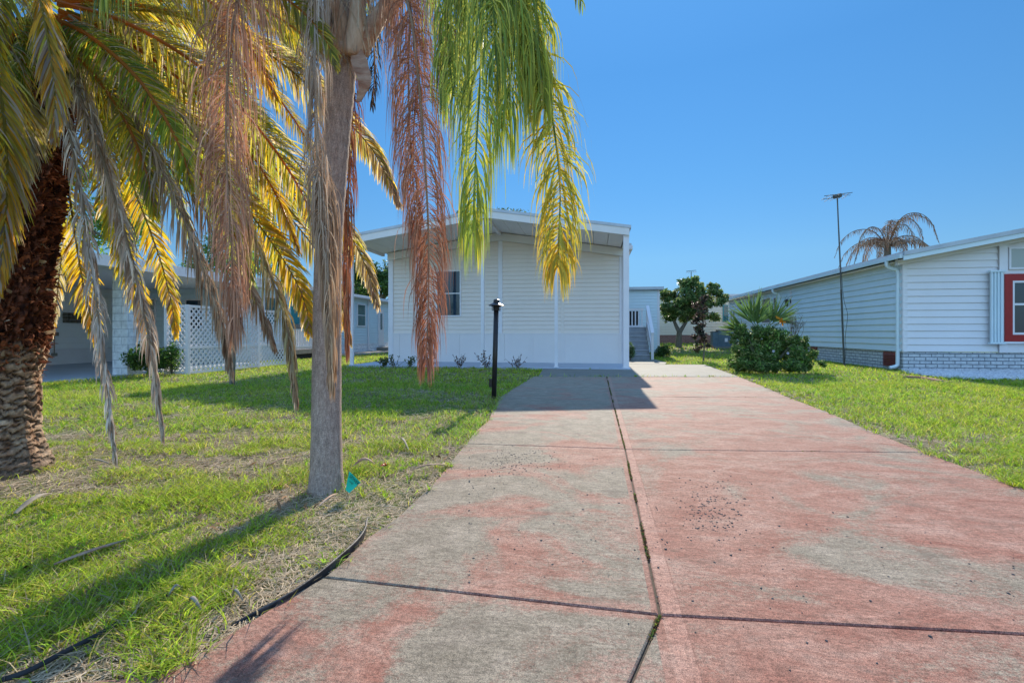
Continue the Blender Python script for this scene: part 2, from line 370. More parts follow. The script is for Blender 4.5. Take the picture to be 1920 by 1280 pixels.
pb = MB(); slabmesh(pb, LW, -.08, .02); tag(pb.build('side_path', MT['concrete']), kind='structure')
AP = [(6.6, 28.6), (8.85, 28.6), (8.85, 31), (6.6, 31)]
pb = MB(); V_ = [(x, y, z) for z in (.15, .36) for x, y in AP]
pb.add(V_, [(0, 1, 5, 4), (1, 2, 6, 5), (2, 3, 7, 6), (3, 0, 4, 7), (4, 5, 6, 7)]); tag(pb.build('condenser_pad', MT['concrete']), kind='structure')
GB = [(8.95, 16.15), g2(1700, 700), g2(1745, 706), g2(1830, 711), g2(1920, 712), (14.5, 13.0), (17, 13), (17, 16.15)]
EXC = [inset(DR, .04), PAD, CP, WK, LS, LW, AP, GB, [(-7.5, 18), (1.05, 18), (1.05, 36), (-7.5, 36)], [(8.92, 16.17), (16, 16.17), (16, 35), (8.92, 35)], [(-18, 16.4), (-13, 16.4), (-13, 35), (-18, 35)]]
xs = np.concatenate([-np.geomspace(900, 22, 14), np.arange(-20, -9, .5), np.arange(-9, 9.5, .11), np.arange(9.6, 20, .5), np.geomspace(22, 900, 14)])
ys = np.concatenate([np.array([-300, -60, -20, -8, -4]), np.arange(-3, 1.0, .4), np.arange(1, 10, .11), np.arange(10.1, 20, .3), np.arange(20.5, 40, .8), np.geomspace(42, 1500, 12)])
gx, gy = np.meshgrid(xs, ys, indexing='ij'); near = (np.abs(gx) < 20) & (gy < 40)
gz = terr(gx, gy)-.018+np.where(near, (fb(gx, gy, 1.1, 3)-.5)*.035+(vn(gx, gy, 4.5, 8)-.5)*.018, 0)
for p in EXC[:6]: gz = np.where(inpoly(gx, gy, p), -.075+terr(gx, gy), gz)
nx, ny = gx.shape; ii = (np.arange(nx-1)[:, None]*ny+np.arange(ny-1)[None]).ravel()
gm = MB().add(np.stack([gx, gy, gz], -1).reshape(-1, 3), np.stack([ii, ii+ny, ii+ny+1, ii+1], -1))
tag(gm.build('lawn', MT['soil'], smooth=True), kind='structure')

def blocked(x, y):
    r = np.zeros(len(x), bool)
    for p in EXC: r |= inpoly(x, y, p)
    return r
def gz_at(x, y): return terr(x, y)-.018+(fb(x, y, 1.1, 3)-.5)*.035+(vn(x, y, 4.5, 8)-.5)*.018
def scatter(n, dmin, dmax, umin=-1.3, umax=1.55, pw=1.0):
    n = int(n*(umax-umin)/2.3)
    d = dmin+(dmax-dmin)*rng.random(n)**pw; u = umin+(umax-umin)*rng.random(n)
    x = d*(u*ca-sa); y = d*(u*sa+ca); return x, y, d
def grassball(n, dmin, dmax, hmul, wmin, pw, seed, straw=False, cover=.5):
    x, y, d = scatter(n, dmin, dmax, pw=pw); k = ~blocked(x, y); x, y, d = x[k], y[k], d[k]
    # bare strip along the left of the drive, worn patches, tufts
    cov = .5+(fb(x, y, .8, 11)-.5)*.7+(fb(x, y, 2.6, 21)-.5)*1.05+.0
    fl = np.clip((d-5)/6, 0, 1)*.28
    right = (x > 2.5)*.22
    dist = np.full(len(x), 9.); seg = SL['L3'][3:]; sr = SL['R1'][1:4]+SL['R2'][1:5]+SL['R3'][1:4]
    for a, b in list(zip(seg[:-1], seg[1:]))+list(zip(sr[:-1], sr[1:])):
        a, b = np.array(a), np.array(b); t = np.clip(((x-a[0])*(b-a)[0]+(y-a[1])*(b-a)[1])/(np.dot(b-a, b-a)+1e-9), 0, 1)
        dist = np.minimum(dist, np.hypot(x-a[0]-t*(b-a)[0], y-a[1]-t*(b-a)[1]))
    bare = np.clip(1-dist/.6, 0, 1)*.4
    g = cov+fl+right-bare+.03
    if straw: pr = np.clip(1.5-2.0*(g-.2), .15, 1)
    else: pr = np.clip((g-.38)*5.2, .04, 1)
    k = rng.random(len(x)) < pr; x, y, d, g = x[k], y[k], d[k], g[k]; N = len(x)
    # pull towards tuft centres
    if not straw:
        cs = .07; cx = (np.floor(x/cs)+.5)*cs; cy = (np.floor(y/cs)+.5)*cs; jx = (vn(cx, cy, 13, 5)-.5)*cs; f = .45*rng.random(N)
        x2 = x+(cx+jx-x)*f; y2 = y+(cy+jx-y)*f; b2 = blocked(x2, y2); x = np.where(b2, x, x2); y = np.where(b2, y, y2)
    z = gz_at(x, y)
    az = rng.random(N)*2*np.pi
    hh = (.5+vn(x, y, 2.3, 31)*.9)*(.6+.8*rng.random(N))*.062*hmul
    if straw:
        L = .035+.06*rng.random(N); L *= 1+d/14; tilt = .12*rng.random(N)
        D = np.stack([np.cos(az), np.sin(az), tilt], -1); base = np.stack([x, y, z+.004+.012*rng.random(N)], -1)
        bend = rng.normal(0, .25, (N, 3)); bend[:, 2] = 0
        C = np.stack([base, base+D*L[:, None]*.5, base+(D+bend)*L[:, None]], 1)
        w = np.maximum(.0014, d*wmin*.9); W = np.stack([-np.sin(az), np.cos(az), rng.normal(0, .3, N)], -1)*w[:, None]
        t = rng.random((N, 1)); col = (1-t)*np.array([.74, .60, .43])+t*np.array([.36, .27, .18]); col *= (.7+.6*rng.random((N, 1)))
        return C, np.stack([W, W, W*.6], 1), col
    lean = .25+.75*rng.random(N)
    D = np.stack([np.cos(az)*lean, np.sin(az)*lean, np.ones(N)], -1)
    base = np.stack([x, y, z-.004], -1); m1 = base+D*hh[:, None]*.55
    D2 = D*np.array([1.7, 1.7, .55]); tip = m1+D2*hh[:, None]*.6
    w = np.maximum(.0021*(.8+.9*rng.random(N)), d*wmin*(.7+.6*rng.random(N)))
    th = rng.random(N)*np.pi; W = np.stack([np.cos(th), np.sin(th), np.zeros(N)], -1)*w[:, None]
    t = vn(x, y, .9, 41)[:, None]*.6+rng.random((N, 1))*.4
    col = (1-t)*np.array([.62, .72, .06])+t*np.array([.22, .50, .05])
    yel = (rng.random((N, 1)) < .22); col = np.where(yel, np.array([.66, .58, .12]), col)
    dry = rng.random((N, 1)) < np.clip(.30-(g[:, None]-.4)*.6, .05, .4); col = np.where(dry, np.array([.50, .42, .28]), col)
    col = col*(.35+.9*rng.random((N, 1)))
    return np.stack([base, m1, tip], 1), np.stack([W, W*.85, W*.12], 1), col
gr = MB()
for a in ((200000, 1.45, 5.0, 1.0, .00028, .9, 1), (150000, 4.5, 11, 1.15, .00034, 1.0, 2), (110000, 10, 24, 1.35, .00042, 1.0, 3), (30000, 22, 42, 1.7, .0006, 1, 4)):
    C, W, c = grassball(*a); gr.ribbons(C, W, c)
# coarse weed tufts
x, y, d = scatter(7500, 1.6, 16, pw=1.1); k = ~blocked(x, y) & ((vn(x, y, 1.9, 77) > .52) | ((x > 2.5) & (rng.random(len(x)) < .6))); x, y, d = x[k], y[k], d[k]
for i in range(len(x)):
    n = 9; az = rng.random(n)*6.283; ln = (.05+.07*rng.random(n))*(1.15 if x[i] > 2.5 else 1)
    b = np.tile([x[i], y[i], gz_at(x[i], y[i])-.003], (n, 1)); D = np.stack([np.cos(az)*.6, np.sin(az)*.6, .6+.6*rng.random(n)], -1)
    C = np.stack([b, b+D*ln[:, None]*.5, b+D*ln[:, None]*.5+D*np.array([1.3, 1.3, .2])*ln[:, None]*.5], 1)
    W = np.stack([-np.sin(az), np.cos(az), 0*az], -1)*max(.0032, d[i]*.0007); col = np.array([.24, .44, .04])*(.7+.7*rng.random((n, 1)))*np.array([1+.7*rng.random(), 1, 1])
    gr.ribbons(C, np.stack([W*.8, W, W*.1], 1), col)
tag(gr.build('grass', MT['grass']), kind='stuff')
st = MB()
for a in ((120000, 1.45, 5.5, 1, .00030, .9, 5, True), (70000, 5, 16, 1, .0004, 1, 6, True)):
    C, W, c = grassball(*a); st.ribbons(C, W, c)
tag(st.build('dry_thatch', MT['dead']), kind='stuff')
# brown leaf litter
lf = MB(); x, y, d = scatter(3500, 1.5, 9, umax=.1, pw=.9); k = ~blocked(x, y) & (vn(x, y, 1.3, 55) > .55); x, y = x[k], y[k]; N = len(x)
az = rng.random(N)*6.283; L = .012+.03*rng.random(N); b = np.stack([x, y, gz_at(x, y)+.012+.02*rng.random(N)], -1); D = np.stack([np.cos(az), np.sin(az), rng.normal(0, .35, N)], -1)
W = np.stack([-np.sin(az), np.cos(az), rng.normal(0, .3, N)], -1)*(L*.3)[:, None]
C = np.stack([b-D*L[:, None], b+[0, 0, .006], b+D*L[:, None]], 1); col = np.array([.30, .17, .09])*(.4+1.2*rng.random((N, 1)))
lf.ribbons(C, np.stack([W*.2, W, W*.2], 1), col); tag(lf.build('leaf_litter', MT['dead']), kind='stuff')
# weeds in the joints
wd = MB()
def weeds(a, b, n, dens):
    a, b = np.array(a), np.array(b); t = rng.random(n); k = vn(t*np.linalg.norm(b-a), t*0, 3.5, int(n)) > dens; t = t[k]
    p = a+(b-a)*t[:, None]; N = len(t); az = rng.random(N)*6.283; L = .005+.011*rng.random(N)
    B = np.concatenate([p, np.full((N, 1), -.006)], 1); D = np.stack([np.cos(az), np.sin(az), .4+.8*rng.random(N)], -1)
    W = np.stack([-np.sin(az), np.cos(az), 0*az], -1)*.0032*(1+np.hypot(*p.T)[:, None]/9)
    col = np.where(rng.random((N, 1)) < .6, np.array([.17, .21, .04]), np.array([.12, .06, .03]))*(.6+.7*rng.random((N, 1)))
    wd.ribbons(np.stack([B, B+D*L[:, None]*.6, B+D*L[:, None]], 1), np.stack([W*.6, W, W*.3], 1), col)
weeds(g2(1138, 706), g2(1172, 842), 1500, .35); weeds(g2(1172, 842), g2(1238, 1152), 700, .55); weeds(c0, c1, 160, .55)
weeds(g2(1146, 743), g2(1480, 745), 420, .5); weeds(g2(1172, 842), g2(1735, 848), 220, .75); weeds(g2(606, 1081), c0, 120, .75)
tag(wd.build('joint_weeds', MT['leaf']), kind='stuff')
# pebbles on the drive
def stones(mb, pts, r, col=None, flat=.6):
    for (x, y, z), rr in zip(pts, r):
        dv = np.array([(1, 0, 0), (0, 1, 0), (-1, 0, 0), (0, -1, 0), (.5, .5, .8), (-.6, .4, .7), (0, -.5, .9)])*rr*(.7+.6*rng.random((7, 1))); dv[:, 2] *= flat
        V = dv+[x, y, z]; mb.add(V, None, [(0, 1, 4), (1, 5, 4), (1, 2, 5), (2, 6, 5), (2, 3, 6), (3, 0, 6), (0, 4, 6), (4, 5, 6)])
pe = MB()
for (cx, cy, sx, sy, n) in ((962, 862, 36, 11, 240), (1010, 872, 70, 22, 90), (1330, 940, 32, 28, 210), (1345, 985, 30, 20, 60), (950, 905, 60, 25, 40), (1250, 960, 200, 90, 110), (1600, 1050, 220, 110, 60), (1000, 1000, 160, 60, 40), (1150, 720, 60, 10, 25)):
    q = np.array([G(np.clip(cx+rng.normal()*sx, 880, 1900), max(720, cy+rng.normal()*sy)) for _ in range(n)]); q[:, 2] = .001
    stones(pe, q, .003+.0048*rng.random(n)**2.5)
tag(pe.build('loose_pebbles', MT['pebble']), kind='stuff')
gv = MB(); q = []
while len(q) < 1900:
    x = 8.6+5.5*rng.random(); y = 12.8+3.4*rng.random()
    if inpoly(np.array([x]), np.array([y]), GB)[0]: q.append((x, y, .0))
gb = MB().prism(GB, -.04, -.001); tag(gb.build('gravel_bed', MT['dirt']), kind='structure')
stones(gv, q, .045+.06*rng.random(len(q)), flat=.95); tag(gv.build('white_gravel', MT['rock']), kind='stuff')
# ------------------------------------------------------------------ siding helper
def siding(mb, p0, dv, L, z0, z1, lap, nrm, top=None, out=.026):
    p0, dv, nrm = np.array(p0, float), np.array(dv, float), np.array(nrm, float); z = z0; out = .036 if lap > .18 else out
    while z < z1-.01:
        zb = min(z+lap, z1); ts = [0, L]
        if top is not None:
            g = np.linspace(0, L, 241); ok = g[top(g) > z+.02]
            if len(ok) < 2: break
            ts = [ok[0], ok[-1]]
            zb2 = zb
        for a, b in ((ts[0], ts[1]),):
            A_, B_ = p0+dv*a, p0+dv*b
            def q(p, zz, o): return (p[0]+nrm[0]*o, p[1]+nrm[1]*o, zz)
            mb.add([q(A_, z, .0), q(B_, z, .0), q(B_, z, out), q(A_, z, out), q(B_, z+.012, out+.002), q(A_, z+.012, out+.002), q(B_, zb, .002), q(A_, zb, .002)], [(0, 1, 2, 3), (3, 2, 4, 5), (5, 4, 6, 7)])
        z = zb
    return mb
def window(parent, name, X0, X1, Z0, Z1, plane, axis, fm, gm_, sash=True, fw=.05, out=.05, n=-1):
    """framed window on a wall: axis 'x' wall faces -Y at y=plane; axis 'y' wall faces n*X at x=plane"""
    def bx(mb, a0, a1, z0, z1, o0, o1):
        if axis == 'x': mb.box(a0, a1, plane-o1, plane-o0, z0, z1)
        else: mb.box(min(plane+n*o0, plane+n*o1), max(plane+n*o0, plane+n*o1), a0, a1, z0, z1)
    f = MB(); bx(f, X0, X0+fw, Z0+fw, Z1-fw, .0, out); bx(f, X1-fw, X1, Z0+fw, Z1-fw, .0, out); bx(f, X0, X1, Z0, Z0+fw, .0, out); bx(f, X0, X1, Z1-fw, Z1, .0, out)
    if sash: zm = (Z0+Z1)/2; bx(f, X0+fw, X1-fw, zm-.02, zm+.02, .0, out-.008)
    fo = f.build(name, MT[fm], parent); g = MB(); bx(g, X0+fw, X1-fw, Z0+fw, Z1-fw, .0, .034)
    g.build('pane', MT[gm_], fo); return fo
def leafcloud(mb, cs, rs, n, size, cols, seed=0, aspect=.38):
    """leaves grouped in small clumps inside the given ellipsoids"""
    cs, rs = np.array(cs, float), np.array(rs, float); r = np.random.default_rng(seed)
    w = rs.prod(1)**(1/1.5); w /= w.sum()
    k = r.choice(len(cs), n, p=w); v = unit(r.normal(size=(n, 3)))*(.45+.55*r.random((n, 1))**.5)
    ck = r.integers(0, 14, n); cl = unit(np.random.default_rng(seed+1).normal(size=(len(cs)*14, 3)))*(.35+.65*np.random.default_rng(seed+2).random((len(cs)*14, 1)))
    tgt = cl[k*14+ck]; f = .62*r.random((n, 1))**.5+.3; v = v*(1-f)+tgt*f+v*.12
    c = cs[k]+v*rs[k]
    D = unit(r.normal(size=(n, 3))+[0, 0, .15]); U = unit(np.cross(D, r.normal(size=(n, 3)))); L = size*(.6+.8*r.random((n, 1)))
    cc = cols[r.integers(0, len(cols), n)]*(.65+.7*r.random((n, 1)))*(.8+.4*(ck[:, None] % 4)/3)
    C = np.stack([c-D*L*.5, c+U*0, c+D*L*.5-[0, 0, .1*size]], 1)
    mb.ribbons(C, np.stack([U*L*.08, U*L*aspect*.5, U*L*.06], 1), cc)
DG = np.array([(.030, .062, .014), (.045, .095, .02), (.065, .12, .028), (.02, .045, .012)])*1.3
BG = np.array([(.10, .20, .03), (.14, .24, .04), (.07, .14, .03)])*1.3
OLV = np.array([(.30, .36, .12), (.40, .44, .17), (.17, .25, .07), (.10, .17, .05)])
OG = np.array([(.10, .14, .07), (.14, .18, .09), (.05, .09, .03), (.07, .11, .04)])*1.4
# ------------------------------------------------------------------ the main house with its carport
YF, YW, XL, XR, XM, ZE, ZR = 15.57, 18.0, -7.9, 1.12, -3.3, 4.37, 5.06
WL, WR = -7.5, 1.04
def zr(x): return np.where(np.asarray(x) < XM, ZE+(np.asarray(x)-XL)/(XM-XL)*(ZR-ZE), ZR-(np.asarray(x)-XM)/(XR-XM)*(ZR-ZE))
ho = thing('mobile_home', (-3.3, 18, 0), 'cream sided gabled home with open front carport at the end of the pink driveway', 'house')
sd = MB(); siding(sd, (WL, YW), (1, 0), WR-WL, 1.08, 4.8, .15, (0, -1), lambda t: zr(WL+t)-.28)
so = sd.build('siding', MT['siding'], ho)
bk = MB(); bk.extr([(WL, 0), (WR, 0), (WR, float(zr(WR))-.2), (XM, ZR-.2), (WL, float(zr(WL))-.2)], YW+.003, 36); bk.build('side_wall', MT['siding'], ho)
sk = MB(); sk.box(WL, WR, YW-.035, YW, .03, 1.05); sk.box(WL-.01, WR+.01, YW-.05, YW, 1.05, 1.09); sk.build('skirting', MT['skirt'], ho)
for px in (748, 860, 943, 997, 1055, 1163):
    X = WX(px, YW); w = .045 if px not in (943, 1055) else .06
    boxpart('batten', 'skirt', ho, X-w, X+w, YW-.058, YW-.036, .03, 1.048)
boxpart('centre_trim', 'white', ho, XM-.075, XM+.075, YW-.045, YW-.0215, 1.092, 4.72)
boxpart('seam_trim', 'siding', ho, WX(1055, YW)-.05, WX(1055, YW)+.05, YW-.03, YW-.0215, 1.092, 3.9)
for X in (WL, WR): boxpart('corner_trim', 'white', ho, X-.09, X+.09, YW-.056, YW+.1, .03, 4.0)
for px in (1045, ):
    pass
def rakeboard(name, m, y0, y1, top, bot, x0=XL, x1=XR):
    mb = MB(); mb.extr([(x0, float(zr(x0))-top), (XM, ZR-top), (x1, float(zr(x1))-top), (x1, float(zr(x1))-bot), (XM, ZR-bot), (x0, float(zr(x0))-bot)][::-1], y0, y1)
    return mb.build(name, MT[m], ho)
rakeboard('header', 'fascia', YW-.12, YW-.052, .33, .60, WL-.1, WR+.08)
ro = MB()
for x0, x1 in ((XL-.04, XM), (XM, XR+.05)):
    ro.extr([(x0, float(zr(x0))-.09), (x1, float(zr(x1))-.09), (x1, float(zr(x1))), (x0, float(zr(x0)))], YF-.02, YW+.2)
rf = ro.build('roof', MT['roofmetal'], ho)
ro = MB(); ro.extr([(XL-.1, ZE-.16), (XL-.1, ZE-.07), (XM, ZR-.02), (1.38, ZE-.10), (1.38, ZE-.19), (XM, ZR-.11)], YW+.2, 36.3); ro.build('rear_roof', MT['roofmetal'], ho)
boxpart('rear_gutter', 'white', ho, 1.30, 1.42, YW+.18, 36.2, ZE-.30, ZE-.17)
boxpart('rear_fascia', 'fascia', ho, 1.05, 1.30, YW+.2, YW+.24, ZE-.40, ZE-.18)
rakeboard('fascia', 'fascia', YF, YF+.045, .092, .31)
sf = MB()
for k in range(9):                       # ceiling pans run from beam to wall
    for x0, x1 in ((XL+.12, XM-.005), (XM+.005, XR-.12)):
        a = x0+(x1-x0)*k/9; b = x0+(x1-x0)*(k+1)/9-.012
        sf.extr([(a, float(zr(a))-.30), (b, float(zr(b))-.30), (b, float(zr(b))-.27), (a, float(zr(a))-.27)], YF+.046, YW)
sf.build('ceiling', MT['soffit'], ho)
for X in (XL, XR-.1): boxpart('side_beam', 'fascia', ho, X, X+.1, YF+.05, YW+.1, ZE-.36, ZE-.10)
MB().beam((XM, YF+.2, ZR-.36), (XM, YW-.13, ZR-.36), .12, .12).build('ridge_beam', MT['fascia'], ho)
for i, px in enumerate((660, 783, 905, 1043, 1174)):
    Y = YF+.15; X = WX(px, Y); w = .05 if i < 4 else .085
    X = min(X, XR-w-.005)
    p = MB().box(X-w, X+w, Y-w, Y+w, .03, float(zr(X))-.302).build('carport_post', MT['white'], ho)
    MB().box(X-w-.025, X+w+.025, Y-w-.02, Y+w+.02, .031, .05).build('base_plate', MT['white'], p)
MB().box(WR+.02, WR+.09, YW-.14, YW-.06, .05, 3.9).build('downspout', MT['white'], ho)
fo = window(ho, 'window', WX(818, YW), WX(865, YW), 1.70, 3.42, YW, 'x', 'white', 'glassdark')
# ------------------------------------------------------------------ rear addition with steps
ad = thing('rear_addition', (2.2, 26, 0), 'pale blue flat-roofed addition behind the grey entry steps', 'house')
yA = 26.0; xa0, xa1 = 1.08, WX(1236, 26)
sd = MB(); siding(sd, (xa0, yA), (1, 0), xa1-xa0, .1, 3.25, .15, (0, -1)); sd.box(xa0, xa1, yA+.002, 31, 0, 3.25); sd.build('siding', MT['bluesiding'], ad)
boxpart('roof', 'roofmetal', ad, xa0, xa1+.2, yA-.25, 31.2, 3.26, 3.40)
boxpart('corner_trim', 'white', ad, xa1-.09, xa1+.02, yA-.03, yA+.06, .05, 3.255)
stp = thing('entry_steps', (1.95, 21.3, 0), 'grey painted steps with white handrail beside the carport post', 'steps')
nS = 7; run = .27; rise = .195; y0 = 21.38; sx0, sx1 = 1.25, 2.38
for k in range(nS):
    yk = y0+k*run
    s_ = MB().box(sx0, sx1, yk+.03, yk+run+.028 if k < nS-1 else yk+run*13, k*rise if k else 0, (k+1)*rise-.04).build('step', MT['step'], stp); MB().box(sx0-.01, sx1+.01, yk-.015, yk+run+.02 if k < nS-1 else yk+run*13, (k+1)*rise-.039, (k+1)*rise).build('tread', MT['tread'], s_)
yt = y0+6*run; zt = nS*rise
rl = MB(); px_ = 2.45
rl.box(px_-.05, px_+.05, y0-.15, y0-.05, 0, 1.05); rl.build('post', MT['white'], stp)
MB().box(px_-.05, px_+.05, yt+.1, yt+.2, 0, zt+.92).build('post', MT['white'], stp)
MB().beam((px_, y0-.18, 1.08), (px_, yt+.15, zt+.95), .14, .05).build('handrail', MT['white'], stp)
MB().beam((px_, y0-.0, .30), (px_, yt+.1, zt+.12), .05, .22).build('stringer', MT['white'], stp)
bl = MB(); yb = 24.9
bl.box(sx0, px_, yb-.04, yb+.04, zt+.82, zt+.92); bl.build('top_rail', MT['white'], stp); MB().box(sx0, px_, yb-.03, yb+.03, zt+.02, zt+.1).build('bottom_rail', MT['white'], stp)
for k in range(8):
    X = sx0+.02+k*.155; MB().box(X, X+.055, yb-.025, yb+.025, zt+.1, zt+.82).build('baluster', MT['white'], stp)
db = MB().box(1.45, 2.35, yA-.06, yA-.03, 1.4, 2.2).build('dark_void_panel', MT['dark'], ad)  # flat dark panel drawn as the dark void behind the balusters
# ------------------------------------------------------------------ right-hand neighbour
XN, YN = 8.92, 16.17
rn = thing('neighbour_house', (XN, YN, 0), 'long pale blue home on white brick skirting right of the driveway', 'house')
sd = MB(); siding(sd, (XN, 35), (0, -1), 35-YN, .56, 3.2, .2, (-1, 0)); sd.build('side_siding', MT['bluesiding'], rn)
def zrn(x): return 3.38+(np.asarray(x)-8.6)*.19
sd = MB(); siding(sd, (XN, YN), (1, 0), 2.40, .56, 3.9, .2, (0, -1), lambda t: zrn(XN+t)-.30); sd.build('front_siding', MT['lilac'], rn)
MB().extr([(XN+.004, .556), (16.2, .556), (16.2, 3.16), (12.5, 3.8), (XN+.004, 3.14)], YN+.004, 34.99).build('core_wall', MT['lilac'], rn)
b_ = MB().box(XN+.004, 16.2, YN+.016, YN+.05, .0, .545); b_.box(XN+.016, XN+.05, YN+.05, 35, 0, .545); b_.box(XN+.006, 16.2, YN+.006, YN+.05, .02, .54); b_.build('brick_skirting', MT['whitebrick'], rn)
MB().box(XN-.025, XN+.10, YN-.03, YN+.12, .55, 3.14).build('corner_trim', MT['lilac'], rn)
ro = MB(); Yr = 15.55
ro.extr([(8.6, 3.26), (12.6, 4.02), (12.6, 4.14), (8.6, 3.38)], Yr-.03, 35.2); ro.extr([(12.6, 4.02), (16.6, 3.26), (16.6, 3.38), (12.6, 4.14)], Yr-.03, 35.2); ro.build('roof', MT['roofmetal'], rn)
MB().extr([(8.6, 3.13), (12.6, 3.89), (12.6, 4.018), (8.6, 3.258)], Yr, Yr+.04).build('rake_fascia', MT['bluesiding'], rn)
MB().extr([(8.7, 3.05), (12.6, 3.79), (12.6, 4.0), (8.7, 3.25)], YN-.16, YN-.02).build('frieze', MT['lilac'], rn)
MB().extr([(8.62, 3.15), (12.6, 3.90), (12.6, 3.92), (8.62, 3.17)], Yr+.05, YN-.165).build('soffit', MT['siding'], rn)
MB().box(8.62, XN-.02, YN-.02, 35.1, 3.145, 3.165).build('side_soffit', MT['siding'], rn)
gt = MB().box(8.52, 8.60, Yr+.05, 35.2, 3.20, 3.31); gt.build('gutter', MT['bluesiding'], rn)
def dspout(Y, parent):
    xx = XN-.07; pts = spline([(8.56, Y, 3.2), (8.57, Y, 3.06), (8.70, Y, 2.98), (xx, Y, 2.88), (xx, Y, 2.2), (xx, Y, .9), (xx, Y, .28), (xx-.03, Y, .14), (xx-.22, Y, .08)], 26)
    MB().tube(pts, .05, 6).build('downspout', MT['bluesiding'], parent)
dspout(16.30, rn); dspout(YX(1464, XN), rn)
for px0, px1 in ((1658, 1684), (1522, 1532)):
    ya, yb_ = sorted((YX(px0, XN), YX(px1, XN))); v = MB().box(XN-.03, XN+.014, ya, yb_, .10, .53)
    for k in range(7): v.add([(XN-.035, ya, .13+k*.056), (XN-.035, yb_, .13+k*.056), (XN-.065, yb_, .105+k*.056), (XN-.065, ya, .105+k*.056)], [(0, 1, 2, 3)])
    v.build('louver_vent', MT['redvent'], rn)
for px0, px1, za, zb, nm in ((1430, 1446, 1.6, 2.9, 'window'), (1371, 1374, 1.0, 2.55, 'window'), (1376, 1379, 1.0, 2.55, 'window'), (1452, 1457, 1.7, 2.85, 'window')):
    ya, yb_ = sorted((YX(px0, XN), YX(px1, XN))); window(rn, nm, ya, yb_, za, zb, XN-.02, 'y', 'white', 'glassdark', sash=False, fw=.04, out=.03)
ya, yb_ = sorted((YX(1383, XN), YX(1391, XN))); boxpart('gable_vent', 'darkmetal', rn, XN-.03, XN-.019, ya, yb_, 2.75, 3.0)
Yl = YX(1484, XN); boxpart('seam_trim', 'white', rn, XN-.03, XN-.019, Yl-.1, Yl+.12, .56, 3.14)
wl = MB(); wl.box(XN-.06, XN-.031, Yl-.05, Yl+.05, 2.45, 2.62); wl.tube([(XN-.05, Yl, 2.6), (XN-.15, Yl, 2.68), (XN-.2, Yl, 2.6)], .012, 6)
wl.tube([(XN-.2, Yl, 2.30), (XN-.2, Yl, 2.36), (XN-.2, Yl, 2.54), (XN-.2, Yl, 2.56), (XN-.2, Yl, 2.64)], [.03, .06, .085, .11, .015], 6); wl.build('wall_lantern', MT['black'], rn)
# front bay: transom, red window, folded shutter
Yf = YN; x0 = WX(1872, Yf)
boxpart('bay_panel', 'lilac', rn, x0, 16.2, Yf-.05, Yf+.003, .55, .86-.03)
boxpart('bay_upper', 'lilac', rn, x0, 16.2, Yf-.05, Yf+.003, 2.76, 3.5)
boxpart('bay_post', 'white', rn, x0-.03, x0+.17, Yf-.09, Yf-.051, .55, 3.62)
window(rn, 'transom_window', WX(1887, Yf), 13.6, 2.88, 3.50, Yf-.052, 'x', 'white', 'glassgrey', sash=False, fw=.05)
fr = window(rn, 'red_window_frame', WX(1878, Yf), 13.6, .86, 2.75, Yf-.052, 'x', 'red', 'glassdark', sash=False, fw=.19, out=.07)
x1 = WX(1878, Yf)+.19; w2 = MB(); zm = 1.9
for a in ((x1+.001, x1+.05, 1.05, 2.56), (x1+.05, 13.4, 1.051, 1.11), (x1+.05, 13.4, 2.50, 2.559), (x1+.05, 13.4, zm-.03, zm+.03), (12.6, 12.66, 1.11, zm-.03), (12.6, 12.66, zm+.03, 2.5)):
    w2.box(a[0], a[1], Yf-.115, Yf-.08, a[2], a[3])
w2.build('white_sash', MT['white'], fr)
sh = MB(); xa, xb = WX(1849, Yf), WX(1873, Yf)
for k in range(8):
    a = xa+(xb-xa)*k/8; b = xa+(xb-xa)*(k+1)/8-.004; o = .0 if k % 2 else .03; sh.box(a, b, Yf-.16-o, Yf-.10-o, .84, 2.80)
sh.box(xa-.03, xb+.03, Yf-.21, Yf-.1, 2.80, 2.85); sh.box(xa-.03, xb+.03, Yf-.21, Yf-.1, .79, .839); sh.build('folded_shutter', MT['bluesiding'], rn)
boxpart('sill', 'white', rn, xb+.03, 14, Yf-.16, Yf-.051, .80, .855)
# roof eave edging brick on lawn
be = MB(); pts = [G(1694, 707), G(1730, 709), G(1764, 716)]
for a, b in zip(pts[:-1], pts[1:]):
    for k in range(5): be.beam(a+(b-a)*k/5+[0, 0, .01], a+(b-a)*(k+.93)/5+[0, 0, .01], .12, .06)
tag(be.build('brick_edging', MT['redbrick'], origin=G(1730, 709)), 'short row of reddish bricks edging the white gravel bed', 'edging')
# mast antenna
b0 = G(1583, 684); tp = P(1570, 372, 17.4)
an = thing('antenna_mast', b0, 'tall thin television antenna mast beside the right-hand blue house', 'antenna')
mid_ = b0*.55+tp*.45
MB().tube([b0-[0, 0, .03], mid_], .033, 8).build('lower_pole', MT['darkmetal'], an)
MB().tube([mid_-(tp-b0)*.02, tp], .022, 8).build('upper_pole', MT['darkmetal'], an)
hd = MB(); c = tp+[0, 0, .08]; hd.tube([c+[-.12, 0, -.03], c+[.12, 0, .03]], .07, 8)
hd.tube([c+[-.42, 0, .02], c+[.48, 0, .10]], .012, 5)
for k in range(9):
    x = -.38+k*.085; hd.tube([c+[x, -.32+k*.02, .0+x*.1-.08*(k % 2)], c+[x, .32-k*.02, .0+x*.1-.08*(k % 2)]], .008, 4)
hd.tube([c+[-.5, -.1, -.12], c+[-.1, 0, -.06]], .01, 4); hd.tube([c+[.1, .1, .06], c+[.5, .2, .06], c+[.5, .2, .13]], .008, 4)
hd.build('antenna_head', MT['darkmetal'], an)
